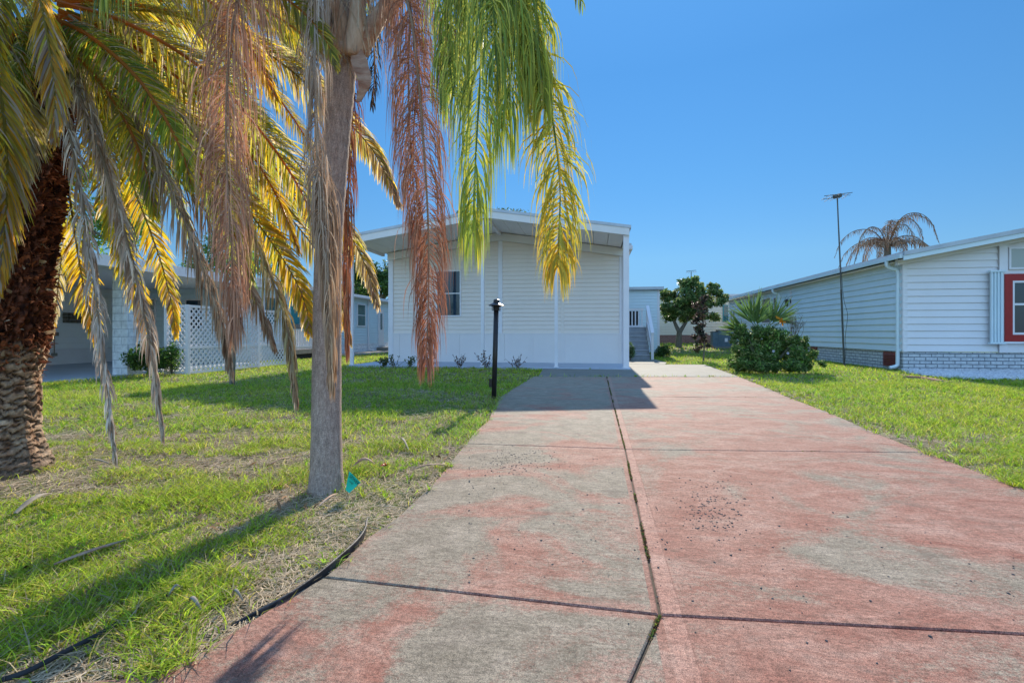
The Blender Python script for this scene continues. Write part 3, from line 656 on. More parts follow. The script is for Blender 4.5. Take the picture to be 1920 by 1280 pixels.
cbp = [tp, P(1574, 440, 17.5), P(1577, 500, 17.5), P(1582, 560, 17.4), P(1589, 590, 17.4), P(1585, 630, 17.4), P(1586, 655, 17.4), P(1584, 683, 17.4)]
MB().tube(spline(cbp, 40), .007, 5).build('cable', MT['black'], an)
# beige house behind the tree, condensers
bh = thing('beige_house', (5, 38, .3), 'beige sided house with red brick skirting behind the round tree', 'house')
sd = MB(); siding(sd, (-4, 38), (1, 0), 16, .95, 3.7, .2, (0, -1)); sd.box(-4, 12, 38.003, 46, .2, 3.7); sd.build('siding', MT['beige'], bh)
MB().box(-4, 12, 37.99, 38.0, .25, .949).build('brick_skirting', MT['redbrick'], bh)
boxpart('roof', 'roofmetal', bh, -4.3, 12.3, 37.6, 46, 3.71, 3.85)
window(bh, 'window', WX(1355, 38), WX(1372, 38), 1.9, 3.1, 37.97, 'x', 'teal', 'glassteal', sash=True)
for i, (px, w, dd, hh, lb) in enumerate(((1343, .5, .5, .78, 'smaller boxy grey-blue air conditioner unit, left of the pair by the beige house'), (1358, .75, .6, .86, 'larger dark grey-blue air conditioner unit with pale stickers, right of the pair'))):
    Y = 29.3; X = WX(px, Y); z = .361; o = thing('air_conditioner', (X, Y, z), lb, 'air conditioner', 'condenser units beside the right-hand house')
    MB().box(X-w/2, X+w/2, Y-dd/2, Y+dd/2, z, z+hh).build('cabinet', MT['acblue'], o)
    MB().box(X-w/2-.015, X+w/2+.015, Y-dd/2-.015, Y+dd/2+.015, z+hh+.001, z+hh+.04).build('lid', MT['darkmetal'], o)
    gl = MB()
    for k in range(10): gl.box(X-w/2+.03, X+w/2-.03, Y-dd/2-.012, Y-dd/2-.002, z+.06+k*.065, z+.085+k*.065)
    gl.build('grille', MT['acblue'], o)
    if i: MB().box(X-.05, X+.1, Y-dd/2-.018, Y-dd/2-.013, z+.25, z+.45).build('sticker', MT['white'], o); MB().box(X+.02, X+.14, Y-dd/2-.018, Y-dd/2-.013, z+.6, z+.7).build('sticker', MT['white'], o)
am = thing('roof_antenna', (WX(1296, 39), 39, 3.8), 'small antenna poking above the round green tree', 'antenna')
X = WX(1296, 39); MB().tube([(X, 39, 3.8), (X, 39, 5.65)], .03, 6).build('pole', MT['darkmetal'], am)
hd = MB().tube([(X-.35, 39, 5.7), (X+.35, 39, 5.75)], .02, 5)
for k in range(5): hd.tube([(X-.3+k*.15, 38.7, 5.62), (X-.3+k*.15, 39.3, 5.62)], .016, 4)
hd.build('antenna_head', MT['darkmetal'], am)
# ------------------------------------------------------------------ left-hand neighbour
ln = thing('neighbour_house', (-13, 16.4, 0), 'long white home with carport and teal shutters left behind the palms', 'house')
XB = -18.0; XFc = -13.0; YR = 16.5
sd = MB(); siding(sd, (XB, 4), (0, 1), YR-4, .55, 2.74, .2, (1, 0)); sd.build('carport_siding', MT['brightwhite'], ln)
MB().box(-22, XB-.002, 4, YR, 0, 2.74).build('rear_wall', MT['lilac'], ln); MB().box(XB, XB+.03, 4, YR, .026, .54).build('base_board', MT['white'], ln)
sd = MB(); siding(sd, (XB, YR), (1, 0), XFc-XB, .15, 3.0, .2, (0, -1)); siding(sd, (XFc, YR), (0, 1), 18.5, .5, 3.05, .15, (1, 0)); sd.build('siding', MT['bluesiding'], ln)
MB().box(-22, XFc-.002, YR+.003, 35, .0, 3.05).build('room_wall', MT['bluesiding'], ln)
MB().box(XFc, XFc+.03, YR, 35, 0, .49).build('block_skirting', MT['blockpaint'], ln)
MB().box(-18.6, -11.55, 3.6, YR+.9, 2.75, 2.80).build('carport_ceiling', MT['brightwhite'], ln)
cr = MB().box(-18.6, -11.5, 3.6, YR+.9, 2.81, 2.93)
for k in range(46): cr.box(-18.6, -11.48, 3.7+k*.3, 3.76+k*.3, 2.931, 2.955)
cr.box(-11.5, -11.46, 3.6, YR+.9, 2.70, 2.97); cr.build('carport_roof', MT['white'], ln)
rr = MB().extr([(-12.65, 3.06), (-12.65, 3.2), (-17.5, 3.75), (-17.5, 3.6)], YR-.25, 35.3).build('roof', MT['roofmetal'], ln)
MB().box(-12.66, -12.56, YR-.2, 35.2, 3.04, 3.15).build('gutter', MT['white'], ln)
boxpart('soffit', 'soffit', ln, XFc+.02, -12.67, YR-.2, 35.2, 3.03, 3.055)
MB().box(-12.22, -11.78, 11.15, 11.6, .026, 2.748).build('block_column', MT['blockpaint'], ln)
MB().box(-12.1, -11.9, YR-.2, YR, .026, 2.748).build('carport_post', MT['white'], ln)
Yc = YR-.003
do = MB().box(-17.6, -16.5, Yc-.04, Yc-.02, .026, 2.05).build('dark_opening', MT['dark'], ln)
sv = MB().box(-17.5, -16.6, Yc-.14, Yc-.05, 1.25, 1.29); sv.box(-17.5, -16.6, Yc-.14, Yc-.05, .75, .79); sv.box(-17.0, -16.75, Yc-.16, Yc-.06, 1.3, 2.0); sv.box(-17.45, -17.15, Yc-.16, Yc-.06, .8, 1.05); sv.build('shelf', MT['palehusk'], do)
window(ln, 'window', -16.9, -16.15, 1.5, 2.4, Yc-.02, 'x', 'white', 'glassgrey')
window(ln, 'window', -14.9, -14.15, 1.2, 2.35, Yc-.02, 'x', 'white', 'glassdark')
for a, b, za, zb in ((18.2, 19.0, 1.4, 2.6), (YX(668, XFc), YX(684, XFc), 1.45, 2.75)):
    window(ln, 'window', a, b, za, zb, XFc+.02, 'y', 'white', 'glassteal', n=1, fw=.07)
boxpart('teal_shutter', 'teal', ln, XFc+.02, XFc+.06, YX(545, XFc), YX(560, XFc), 1.5, 2.55)
boxpart('flower_box', 'wood', ln, XFc+.02, XFc+.25, YX(540, XFc), YX(562, XFc), 1.3, 1.48)
ya, yb_ = YX(708, XFc), YX(718, XFc); d_ = boxpart('door', 'white', ln, XFc+.02, XFc+.07, ya, yb_, .3, 2.55); boxpart('pane', 'glassdark', d_, XFc+.071, XFc+.076, ya+.25, yb_-.25, 1.3, 2.3)
boxpart('door_step', 'concrete', ln, XFc+.02, XFc+.7, ya-.2, yb_+.3, .0, .22)
Yd = YX(689, XFc); MB().tube(spline([(-12.62, Yd, 3.05), (-12.7, Yd, 2.9), (XFc+.07, Yd, 2.8), (XFc+.07, Yd, .3), (XFc+.1, Yd, .12), (XFc+.35, Yd, .08)], 20), .045, 6).build('downspout', MT['white'], ln)
dk = MB().box(-13.0+.032, -12.0, 18.9, 21.9, .22, .40).build('porch_deck', MT['wood'], ln)
boxpart('deck_shade_fill', 'dark', ln, -12.95, -12.05, 19.0, 21.8, .0, .219)  # near-black block standing in for the shade under the deck
pr = MB()
for z in (.52, 1.22): pr.box(-12.1, -12.04, 18.9, 21.9, z-.03, z+.03); pr.box(-12.95, -12.1, 18.92, 18.98, z-.03, z+.03)
for k in range(24): pr.box(-12.09, -12.05, 18.95+k*.125, 18.99+k*.125, .41, 1.19)
for k in range(7): pr.box(-12.9+k*.125, -12.86+k*.125, 18.93, 18.97, .41, 1.19)
pr.build('porch_railing', MT['white'], ln)
# things hanging on the carport wall
X = XB+.05; ya, yb_ = YX(118, X), YX(157, X)
pl = MB(); 
for k in range(14): pl.box(X-.02, X+.04+.03*random.random(), ya+(yb_-ya)*(k % 5)/5+.05*random.random(), ya+(yb_-ya)*((k % 5)+.9)/5, 1.45+(k//5)*.12, 1.56+(k//5)*.12)
tag(pl.build('wall_plaque', MT['bark'], origin=(X, ya, 1.6)), 'dark rough stone plaque hung on the left carport wall', 'plaque')
ya = YX(101, X); fx = thing('hose_bracket', (X, ya, .9), 'small tan bracket with a drop pipe on the left carport wall', 'wall fitting')
MB().box(X-.02, X+.08, ya-.1, ya+.1, 1.0, 1.12).build('bracket', MT['wood'], fx); MB().tube([(X+.02, ya, 1.0), (X+.02, ya, .4)], .015, 6).build('pipe', MT['wood'], fx); MB().box(X-.02, X+.06, ya-.07, ya+.07, .32, .42).build('valve_box', MT['wood'], fx)
# lattice screen
lt = thing('lattice_screen', (-10.45, 11.6, 0), 'white diagonal lattice privacy screen in front of the left house', 'lattice screen')
def lattice(name, p0, p1, z0, z1, s=.165, w=.042):
    p0, p1 = np.array([*p0, 0.]), np.array([*p1, 0.]); L = np.linalg.norm(p1-p0); dv = (p1-p0)/L; nn = np.cross(dv, [0, 0, 1]); mb = MB(); Hh = z1-z0
    for sg in (1, -1):
        t = -Hh
        while t < L+Hh:
            # line x = t + sg*z, clip
            a, b = (t, t+Hh) if sg == 1 else (t+Hh, t)
            q0, q1 = np.array([a, z0]), np.array([b, z1]); dd = q1-q0; lo, hi = 0, 1
            for lim, s_ in ((0, 1), (L, -1)):
                f0, f1 = s_*(q0[0]-lim), s_*(q1[0]-lim)
                if f0 < 0 and f1 < 0: lo = 2
                elif f0 < 0: lo = max(lo, f0/(f0-f1))
                elif f1 < 0: hi = min(hi, f0/(f0-f1))
            if hi-lo > .02:
                A_, B_ = q0+dd*lo, q0+dd*hi; o = nn*.006*sg
                mb.beam(p0+dv*A_[0]+[0, 0, A_[1]]+o, p0+dv*B_[0]+[0, 0, B_[1]]+o, .010, w, up=np.cross(unit(dv*(B_-A_)[0]+np.array([0, 0, (B_-A_)[1]])), nn))
            t += s
    return mb.build(name, MT['white'], lt)
def lframe(p0, p1, zs, z1, posts=(0, 1)):
    mb = MB()
    for z in zs: mb.beam((*p0, z), (*p1, z), .05, .07)
    for p in [(p0, p1)[i] for i in posts]: mb.box(p[0]-.04, p[0]+.04, p[1]-.04, p[1]+.04, 0, z1)
    return mb.build('frame', MT['white'], lt)
cc = (-10.43, 11.6); lattice('lattice_panel', (-11.12, 11.66), cc, .06, 1.80); lframe((-11.12, 11.66), cc, (.06, .72, 1.8), 1.84)
ysl = [11.6, 13.0, 14.4, 15.8]
for a, b in zip(ysl[:-1], ysl[1:]):
    lattice('lattice_panel', (-10.43, a), (-10.43, b), .06, 1.80); lframe((-10.43, a), (-10.43, b), (.06, .72, 1.8), 1.84, (1,))
# ------------------------------------------------------------------ lamp post
lp0 = G(926, 748); lb = G(926, 748); tpz = 1.60; lean = P(931, 562, 8.34)-lb; lean = lean/lean[2]
lp = thing('lamp_post', lb, 'black garden lamp post at the left edge of the driveway', 'lamp post')
def LPp(z): return lb+lean*z
MB().tube([LPp(-.05), LPp(1.47)], .042, 16).build('pole', MT['black'], lp, smooth=True)
lh = MB()
for z, r in ((1.47, .08), (1.50, .085), (1.53, .085)): lh.tube([LPp(z), LPp(z+.012)], [r, r*.9], 20)
lh.tube([LPp(1.47), LPp(1.55)], .05, 14); lh.build('louvre_rings', MT['black'], lp)
lh = MB().tube([LPp(1.548), LPp(1.56), LPp(1.60), LPp(1.605), LPp(1.65), LPp(1.66)], [.128, .13, .055, .052, .048, .03], 24); lh.build('lamp_cap', MT['black'], lp)
bp_ = LPp(.26); MB().box(bp_[0]-.085, bp_[0]-.035, bp_[1]-.03, bp_[1]+.03, .2, .34).build('outlet_box', MT['black'], lp)
# ------------------------------------------------------------------ palms
def frond(mb, ctrl, n, L, w, side, cols, fwd=.7, lift=.0, grav=1.0, roll=0, rr=.012, seed=0, K=5, jit=.15, twist=1.0, rcol=(.3, .25, .08), skip=.06, taper=.5, loss=0.0, pin=None, tip=.55, clump=1.1):
    r = np.random.default_rng(seed); C = spline(ctrl, 60); T = unit(np.gradient(C, axis=0))
    side = unit(np.array(side, float))
    s = np.linspace(skip, 1, n); pos = np.stack([np.interp(s*59, np.arange(60), C[:, i]) for i in range(3)], -1); tt = unit(np.stack([np.interp(s*59, np.arange(60), T[:, i]) for i in range(3)], -1))
    S0 = unit(side-tt*(tt@side)[:, None]); N0 = np.cross(S0, tt); N0 *= np.where(N0[:, 2:3] < -.2, -1, 1)
    cr, sr = math.cos(roll), math.sin(roll); S1 = S0*cr+N0*sr; N1 = N0*cr-S0*sr
    for sg in (-1, 1):
        k = r.random(n) > loss; m = k.sum(); Sx, Tx, Nx, px, sx = S1[k], tt[k], N1[k], pos[k]+r.normal(0, .004, (m, 3)), s[k]
        Lx = L*(np.sin(np.pi*(.12+.80*sx))**taper)*(.8+.35*r.random(m)); f = fwd*(.75+.5*r.random(m))[:, None]*(1+.6*sx[:, None]**3)
        Lx = Lx*(1-tip*sx**2.2); f = f*(1+1.6*tip*sx[:, None]**3)
        cid = (np.arange(m)//r.integers(4, 8)).astype(int); cj = r.normal(0, 1, (m+1, 3))[cid]
        D = unit(sg*Sx+Tx*f+Nx*(lift+r.normal(0, jit, m)[:, None])+r.normal(0, jit*.6, (m, 3))+cj*jit*clump)
        pts = [px]; d = D
        for q in range(K-1):
            d = unit(d+np.array([0, 0, -1.])*grav*(q+.6)/K*(.7+.6*r.random((m, 1)))); pts.append(pts[-1]+d*(Lx/(K-1))[:, None])
        Cc = np.stack(pts, 1); Wd = unit(np.cross(D, Nx)+r.normal(0, .35*twist, (m, 3)))*w*(.75+.5*r.random((m, 1)))
        prof = np.interp(np.linspace(0, 1, K), [0, .15, .5, 1], [.45, .9, 1, .12]); Wk = Wd[:, None]*prof[None, :, None]
        ci = np.array(cols(sx, r)) if callable(cols) else np.array(cols)[r.integers(0, len(cols), m)]
        ci = ci*(.7+.6*r.random((m, 1)))
        mb.ribbons(Cc, Wk, ci)
    mb.tube(C, np.linspace(rr, rr*.25, 60), 6, col=rcol)
OLIVE = np.array([(.20, .21, .05), (.32, .29, .06), (.48, .38, .05), (.24, .19, .06), (.14, .17, .03)])*1.8
YEL = np.array([(.78, .56, .03), (.66, .52, .05), (.50, .48, .06), (.80, .46, .03)])
YGR = np.array([(.38, .46, .05), (.52, .52, .06), (.26, .36, .05), (.62, .54, .06)])
GREYD = np.array([(.60, .52, .46), (.46, .38, .33), (.72, .64, .56), (.38, .27, .20)])
BROWN = np.array([(.34, .20, .12), (.42, .28, .18), (.24, .13, .08), (.46, .36, .26)])
REDB = np.array([(.34, .13, .07), (.27, .10, .05), (.42, .20, .12), (.22, .10, .07)])*1.3
PINKB = np.array([(.42, .24, .17), (.34, .18, .12), (.50, .32, .24), (.28, .17, .13)])*np.array([1.5, 1.4, 1.25])
TAN = np.array([(.50, .40, .28), (.40, .30, .20), (.58, .48, .36), (.30, .22, .15)])
QGR = np.array([(.17, .25, .045), (.26, .34, .055), (.42, .44, .07), (.10, .15, .035), (.52, .48, .09)])*1.15
def grad(a, b, p=1.0, c=None):
    def f(s, r):
        s = np.clip(s**p+r.normal(0, .10, len(s)), 0, 1)[:, None]; A_ = a[r.integers(0, len(a), len(s))]; B_ = b[r.integers(0, len(b), len(s))]; return A_*(1-s)+B_*s
    return f
XI = np.array([ca, sa, 0]); DI = np.array([-sa, ca, 0])        # image-right and away directions
BGN = np.array([(.16, .34, .04), (.24, .42, .05), (.10, .22, .03)])
ORG = np.array([(.75, .34, .03), (.60, .30, .04), (.70, .45, .06), (.5, .4, .3)])
RB = (.62, .25, .04)
# --- date palm
tb = G(-8, 884); dp = thing('date_palm', (tb[0], tb[1], 0), 'big date palm with thick red-brown trunk at the left edge', 'palm tree')
zt_ = 3.55; top = P(66, 20, 4.0)
def tcen(z): f = z/3.6; return np.array([tb[0], tb[1], z])*(1-f**1.2)+np.array([top[0], top[1], z])*f**1.2
def trunkmesh():
    nz, na = 260, 150; zz = np.linspace(-.03, 3.45, nz); aa = np.arange(na)/na*2*np.pi; Z, A_ = np.meshgrid(zz, aa, indexing='ij')
    r0 = np.interp(zz, [-.03, .06, .16, .3, .76, .95, 1.45, 1.95, 2.4, 3.0, 3.45], [.37, .34, .295, .25, .225, .25, .235, .25, .26, .27, .25])[:, None]*np.ones_like(Z)
    wob = (vn(A_*3, Z*3, 1.0, 3)-.5)*.03; r = r0+wob
    wz = (vn(A_*5, Z*9, 1., 33)-.5)*.5+(vn(A_*12, Z*25, 1., 34)-.5)*.22; u1 = (A_/(2*np.pi)*6+Z/.105+wz) % 1; v1 = (-A_/(2*np.pi)*3+Z/.058+wz*1.6) % 1
    g = np.clip(np.minimum(np.minimum(u1, 1-u1)*4.2, np.minimum(v1, 1-v1)*2.4)*1.9, 0, 1)
    low = Z < (.86+.22*vn(A_*5, A_*0, 1., 4)+.08*vn(A_*19, Z*9, 1., 44)); r += np.where(low, (g-.6)*.022, (g-.4)*.014+(vn(A_*22, Z*30, 1., 6)-.5)*.07+(vn(A_*9, Z*11, 1., 16)-.5)*.05)
    tcol = np.array([.62, .45, .32]); dk_ = np.array([.06, .035, .025]); fl = np.array([.26, .085, .045]); fd = np.array([.03, .012, .01])
    g3 = g[..., None]; tn3 = np.clip(fb(A_*3, Z*7, 1., 52)*2.2-.6, 0, 1)[..., None]; col = np.where(low[..., None], dk_*(1-g3)+(tcol*(1-tn3)+np.array([.32, .17, .10])*tn3)*g3*(.6+.6*vn(A_*9, Z*30, 1., 12)[..., None]), (fd+(fl-fd)*np.clip(vn(A_*14, Z*22, 1., 14)*1.6-.3, 0, 1)[..., None])*(.6+.8*vn(A_*30, Z*50, 1., 24)[..., None]))
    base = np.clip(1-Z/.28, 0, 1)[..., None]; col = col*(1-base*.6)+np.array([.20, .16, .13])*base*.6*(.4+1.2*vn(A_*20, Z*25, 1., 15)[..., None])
    cen = np.array([tcen(max(z, 0)) for z in zz]); V = np.stack([cen[:, 0][:, None]+r*np.cos(A_), cen[:, 1][:, None]+r*np.sin(A_), Z], -1)
    i = np.arange(nz-1)[:, None]; k = np.arange(na)[None]; q = np.stack([i*na+k, i*na+(k+1) % na, (i+1)*na+(k+1) % na, (i+1)*na+k], -1).reshape(-1, 4)
    return MB().add(V.reshape(-1, 3), q, [[(nz-1)*na+m for m in range(na)]], col.reshape(-1, 3))
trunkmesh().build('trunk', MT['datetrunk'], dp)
# shaggy old leaf bases and fibre on the upper trunk
N = 9500; z = .70+2.76*rng.random(N)**.9; z = z[rng.random(N) < np.clip((z-.68)/.35, 0, 1)]; N = len(z); a = rng.random(N)*6.283; cen = np.array([tcen(q) for q in z]); rr_ = np.interp(z, [.78, 1.0, 1.45, 1.95, 2.4, 3.0, 3.5], [.22, .255, .24, .255, .265, .27, .25])
out = np.stack([np.cos(a), np.sin(a), 0*a], -1); b = cen+out*(rr_-.02)[:, None]; L = .03+.07*rng.random(N)
D = unit(out*(.5+.7*rng.random((N, 1)))+np.array([0, 0, 1])*rng.normal(.35, .8, (N, 1))+rng.normal(0, .35, (N, 3))); W = unit(np.cross(D, out)+rng.normal(0, .3, (N, 3)))*(.003+.022*rng.random((N, 1))**2.2)
col = np.array([.26, .09, .045])*(.25+1.6*rng.random((N, 1))**1.5); tn = rng.random((N, 1)) < .05; col = np.where(tn, np.array([.45, .33, .22]), col)
MB().ribbons(np.stack([b, b+D*L[:, None]*.6, b+D*L[:, None]+[0, 0, -.005]], 1), np.stack([W, W*.9, W*.3], 1), col).build('leaf_bases', MT['dead'], dp)
def dfrond(px, n, L, w, cols, side=None, mt='dateleaf', label=None, **k):
    pts = [P(*q) for q in px]; mb = MB()
    if side is None: side = DI
    if mt == 'dateleaf':
        base_c = cols
        def cols(sx, r):
            c_ = base_c(sx, r); u = r.random(len(sx)); a_ = YEL[r.integers(0, 4, len(sx))]; b_ = GREYD[r.integers(0, 4, len(sx))]
            c_ = np.where((u < .16)[:, None], a_, c_); return np.where((u > .80)[:, None], b_, c_)
    frond(mb, pts, n, L, w, side, cols, seed=int(abs(px[-1][0]*7+px[-1][1]))+n, **k); o = mb.build('frond', MT[mt], dp)
    if label: o['label'] = label
    return o
dead = dict(mt='dead', fwd=1.6, grav=2.2, jit=.32, twist=1.6, rcol=(.30, .22, .15))
g1 = 'grey dead frond hanging limp'
dfrond([(95, 60, 3.95), (120, 190, 3.7), (150, 350, 3.5), (172, 500, 3.45), (190, 640, 3.4), (205, 760, 3.4), (216, 862, 3.4)], 190, .26, .0062, GREYD, XI, label=g1, **dead)
dfrond([(110, 80, 3.9), (165, 220, 3.65), (215, 370, 3.5), (255, 520, 3.45), (280, 640, 3.4), (295, 740, 3.4), (306, 818, 3.4)], 190, .27, .0062, GREYD*np.array([.92, .82, .72]), XI, label=g1, **dead)
dfrond([(120, 40, 3.95), (200, 130, 3.7), (280, 270, 3.55), (340, 400, 3.5), (385, 520, 3.5), (420, 620, 3.5), (434, 695, 3.5)], 200, .36, .0065, grad(TAN, BROWN, 1), XI, label='brown dead frond with ragged leaflets', **dead)
dfrond([(130, 30, 4.0), (240, 110, 3.8), (350, 230, 3.6), (440, 370, 3.55), (500, 500, 3.55), (535, 600, 3.5), (548, 680, 3.5), (556, 752, 3.5)], 210, .34, .0062, grad(OLIVE, BROWN, .7), XI, label='brown dead frond with ragged leaflets', **dead)
dfrond([(130, 60, 4.1), (230, 200, 4.0), (330, 330, 4.0), (420, 440, 4.0), (470, 540, 4.0), (500, 610, 4.0), (515, 650, 4.0)], 180, .32, .0062, grad(GREYD, BROWN, .7), XI, **dead)
dfrond([(90, 60, 3.9), (150, 150, 3.75), (195, 290, 3.7), (225, 420, 3.7), (240, 520, 3.7)], 120, .30, .0062, GREYD, XI, label=g1, **dead)
# yellow hanging fronds, leaflets spread across
yk = dict(clump=.5, fwd=1.0, grav=.4, jit=.15, twist=.4, rcol=(.35, .28, .05), roll=.35)
dfrond([(60, -60, 3.1), (75, -10, 2.95), (88, 60, 2.9), (100, 140, 2.87), (104, 200, 2.86), (100, 262, 2.86)], 220, .26, .0055, grad(YEL, ORG, 1), XI, label='yellow hanging frond', **{**yk, 'fwd': 2.2})
dfrond([(-40, -90, 3.2), (-20, 60, 2.9), (5, 200, 2.8), (14, 330, 2.75), (8, 440, 2.75), (-4, 545, 2.75)], 260, .32, .0058, grad(YGR, ORG, .8), XI, label='yellow hanging frond', **{**yk, 'fwd': 1.8})
dfrond([(-90, -60, 3.0), (-70, 120, 2.7), (-40, 300, 2.6), (-25, 480, 2.6)], 200, .32, .0058, grad(YGR, ORG, .8), XI, **{**yk, 'fwd': 1.8})
dfrond([(90, 120, 4.2), (115, 260, 4.3), (135, 400, 4.3), (152, 510, 4.3), (170, 590, 4.3), (186, 650, 4.3)], 120, .27, .0085, grad(YEL, YEL*.8, 1), XI, **yk)
dfrond([(100, 90, 4.2), (160, 220, 4.4), (205, 380, 4.5), (240, 500, 4.5), (262, 570, 4.5), (270, 622, 4.5)], 130, .26, .0085, grad(YGR, YEL, .5), XI, **yk)
dfrond([(110, 70, 4.2), (190, 200, 4.5), (250, 350, 4.6), (295, 470, 4.6), (320, 560, 4.6), (330, 628, 4.6)], 140, .28, .0085, grad(YGR, YEL, .5), XI, **yk)
dfrond([(60, 150, 4.7), (100, 300, 4.9), (118, 430, 4.9), (110, 530, 4.9), (97, 632, 4.9)], 110, .22, .0075, grad(YGR, GREYD, 1), XI, **yk)
dfrond([(120, 40, 4.1), (260, 150, 4.3), (380, 280, 4.4), (470, 400, 4.5), (540, 500, 4.5), (572, 570, 4.5), (580, 622, 4.5)], 200, .36, .009, grad(OLIVE, YEL, .6), XI, label='bright yellow drooping frond', **yk)
dfrond([(125, 20, 4.1), (300, 90, 4.4), (450, 200, 4.6), (570, 320, 4.7), (650, 430, 4.7), (690, 510, 4.7), (708, 572, 4.7)], 210, .34, .0075, grad(OLIVE, GREYD, 1.4), XI, **{**yk, 'grav': .7})
dfrond([(125, 10, 4.1), (330, 30, 4.4), (500, 100, 4.6), (620, 200, 4.8), (690, 270, 4.9), (725, 330, 4.9), (748, 382, 4.9)], 220, .36, .0075, grad(OLIVE, GREYD, 1.6), XI, **{**yk, 'grav': .8})
dfrond([(120, 40, 4.1), (280, 150, 4.4), (420, 270, 4.6), (520, 380, 4.7), (600, 480, 4.8), (640, 570, 4.8), (655, 640, 4.8)], 200, .33, .0075, grad(YGR, BROWN, 1.2), XI, **{**yk, 'grav': .9})
# olive arching fronds filling the upper left
arch = dict(clump=.5, fwd=.95, grav=.5, jit=.19, twist=.5, rcol=RB, rr=.020)
for i, pts in enumerate([
    [(110, 5, 4.0), (240, 45, 4.0), (380, 130, 4.0), (480, 235, 4.0), (560, 350, 4.0), (600, 450, 4.0)],
    [(110, 20, 4.0), (230, 75, 4.2), (350, 160, 4.3), (450, 260, 4.4), (520, 370, 4.5), (560, 470, 4.5)],
    [(100, 40, 3.9), (190, 110, 3.8), (290, 210, 3.7), (380, 330, 3.7), (440, 440, 3.7), (470, 520, 3.7)],
    [(110, 0, 4.0), (260, 10, 4.3), (420, 50, 4.5), (560, 130, 4.7), (640, 230, 4.8)],
    [(110, -20, 4.0), (270, -30, 4.1), (430, -10, 4.2), (560, 60, 4.3), (640, 150, 4.3)],
    [(100, -30, 4.0), (230, -80, 4.2), (380, -70, 4.5), (500, 0, 4.7), (590, 90, 4.8)],
    [(90, 30, 3.9), (170, 70, 3.6), (260, 150, 3.4), (330, 260, 3.3), (360, 350, 3.3)],
    [(100, 30, 4.1), (190, 100, 4.5), (300, 210, 4.8), (390, 340, 5.0), (440, 460, 5.0), (460, 560, 5.0)],
    [(60, -10, 3.9), (40, -60, 3.5), (10, -40, 3.2), (-20, 60, 3.0), (-30, 200, 2.9)],
    [(90, 40, 4.1), (140, 140, 4.5), (190, 260, 4.7), (215, 400, 4.8), (225, 480, 4.8)],
    [(50, 0, 4.0), (-60, -40, 4.0), (-180, 40, 4.0), (-260, 200, 4.0)],
    [(70, -20, 3.8), (120, -120, 3.3), (200, -140, 2.9), (290, -60, 2.7)],
    [(110, 30, 4.1), (220, 60, 4.5), (340, 130, 4.9), (450, 230, 5.1), (540, 350, 5.2), (590, 450, 5.2)],
    [(110, 10, 4.1), (240, 20, 4.7), (380, 70, 5.1), (500, 160, 5.3), (580, 270, 5.4), (620, 360, 5.4)],
    [(100, 50, 4.1), (180, 130, 4.6), (260, 240, 5.0), (330, 370, 5.2), (370, 480, 5.2)],
    [(100, 0, 4.1), (200, -30, 4.6), (330, -40, 5.0), (460, 10, 5.3), (560, 90, 5.4), (620, 180, 5.4)],
    [(90, 60, 4.0), (150, 110, 3.7), (220, 200, 3.55), (270, 310, 3.5), (290, 400, 3.5)],
    [(90, -10, 3.9), (180, -60, 3.7), (290, -60, 3.6), (390, 0, 3.55), (470, 90, 3.5), (520, 190, 3.5)],
    [(60, 30, 3.8), (30, 60, 3.3), (0, 140, 3.1), (-20, 260, 3.0), (-25, 380, 3.0)],
    [(60, 20, 3.8), (50, 60, 3.4), (44, 140, 3.2), (50, 240, 3.15), (46, 330, 3.15)]]):
    dfrond(pts, 300, .35 if i != 6 else .3, .0048, [grad(OLIVE, YGR, 1.2), grad(OLIVE, YEL, 1.4), grad(BGN, YGR, 1), grad(YGR, GREYD, 1.2)][i % 4], XI if i % 3 else XI+DI*.7, **{**arch, 'roll': (.5, .9, -.3)[i % 3]})
for pts in ([(120, 30, 4.2), (300, 150, 4.8), (430, 290, 5.0), (500, 420, 5.1), (535, 540, 5.1)], [(120, 50, 4.2), (290, 190, 4.9), (400, 330, 5.2), (455, 460, 5.2), (475, 560, 5.2)], [(100, 100, 4.2), (190, 190, 4.9), (250, 290, 5.2), (275, 380, 5.2)]):
    dfrond(pts, 240, .34, .006, grad(BGN, BGN*1.2, 1), XI, label='fresh green frond behind the dead ones', **{**arch, 'roll': .5})
# crown beyond the picture: fronds to the back, sides and top
tp3 = top+[0, 0, .15]
for k in range(16):
    a = k*2.399+.6; o_ = np.array([math.cos(a), math.sin(a), 0]); 
    if o_@XI > .35 and o_@DI < .5: continue
    ln_ = 2.2+.5*random.random(); e = .7+.9*random.random()
    pts = [tp3, tp3+o_*ln_*.3+[0, 0, .55*e], tp3+o_*ln_*.65+[0, 0, .6*e], tp3+o_*ln_*.95+[0, 0, .1*e], tp3+o_*ln_*1.1+[0, 0, -.6]]
    mb = MB(); frond(mb, pts, 120, .38, .010, np.cross(o_, [0, 0, 1]), grad(OLIVE, YGR, 1), seed=300+k, K=4, **{**arch, 'roll': .2}); mb.build('frond', MT['dateleaf'], dp)
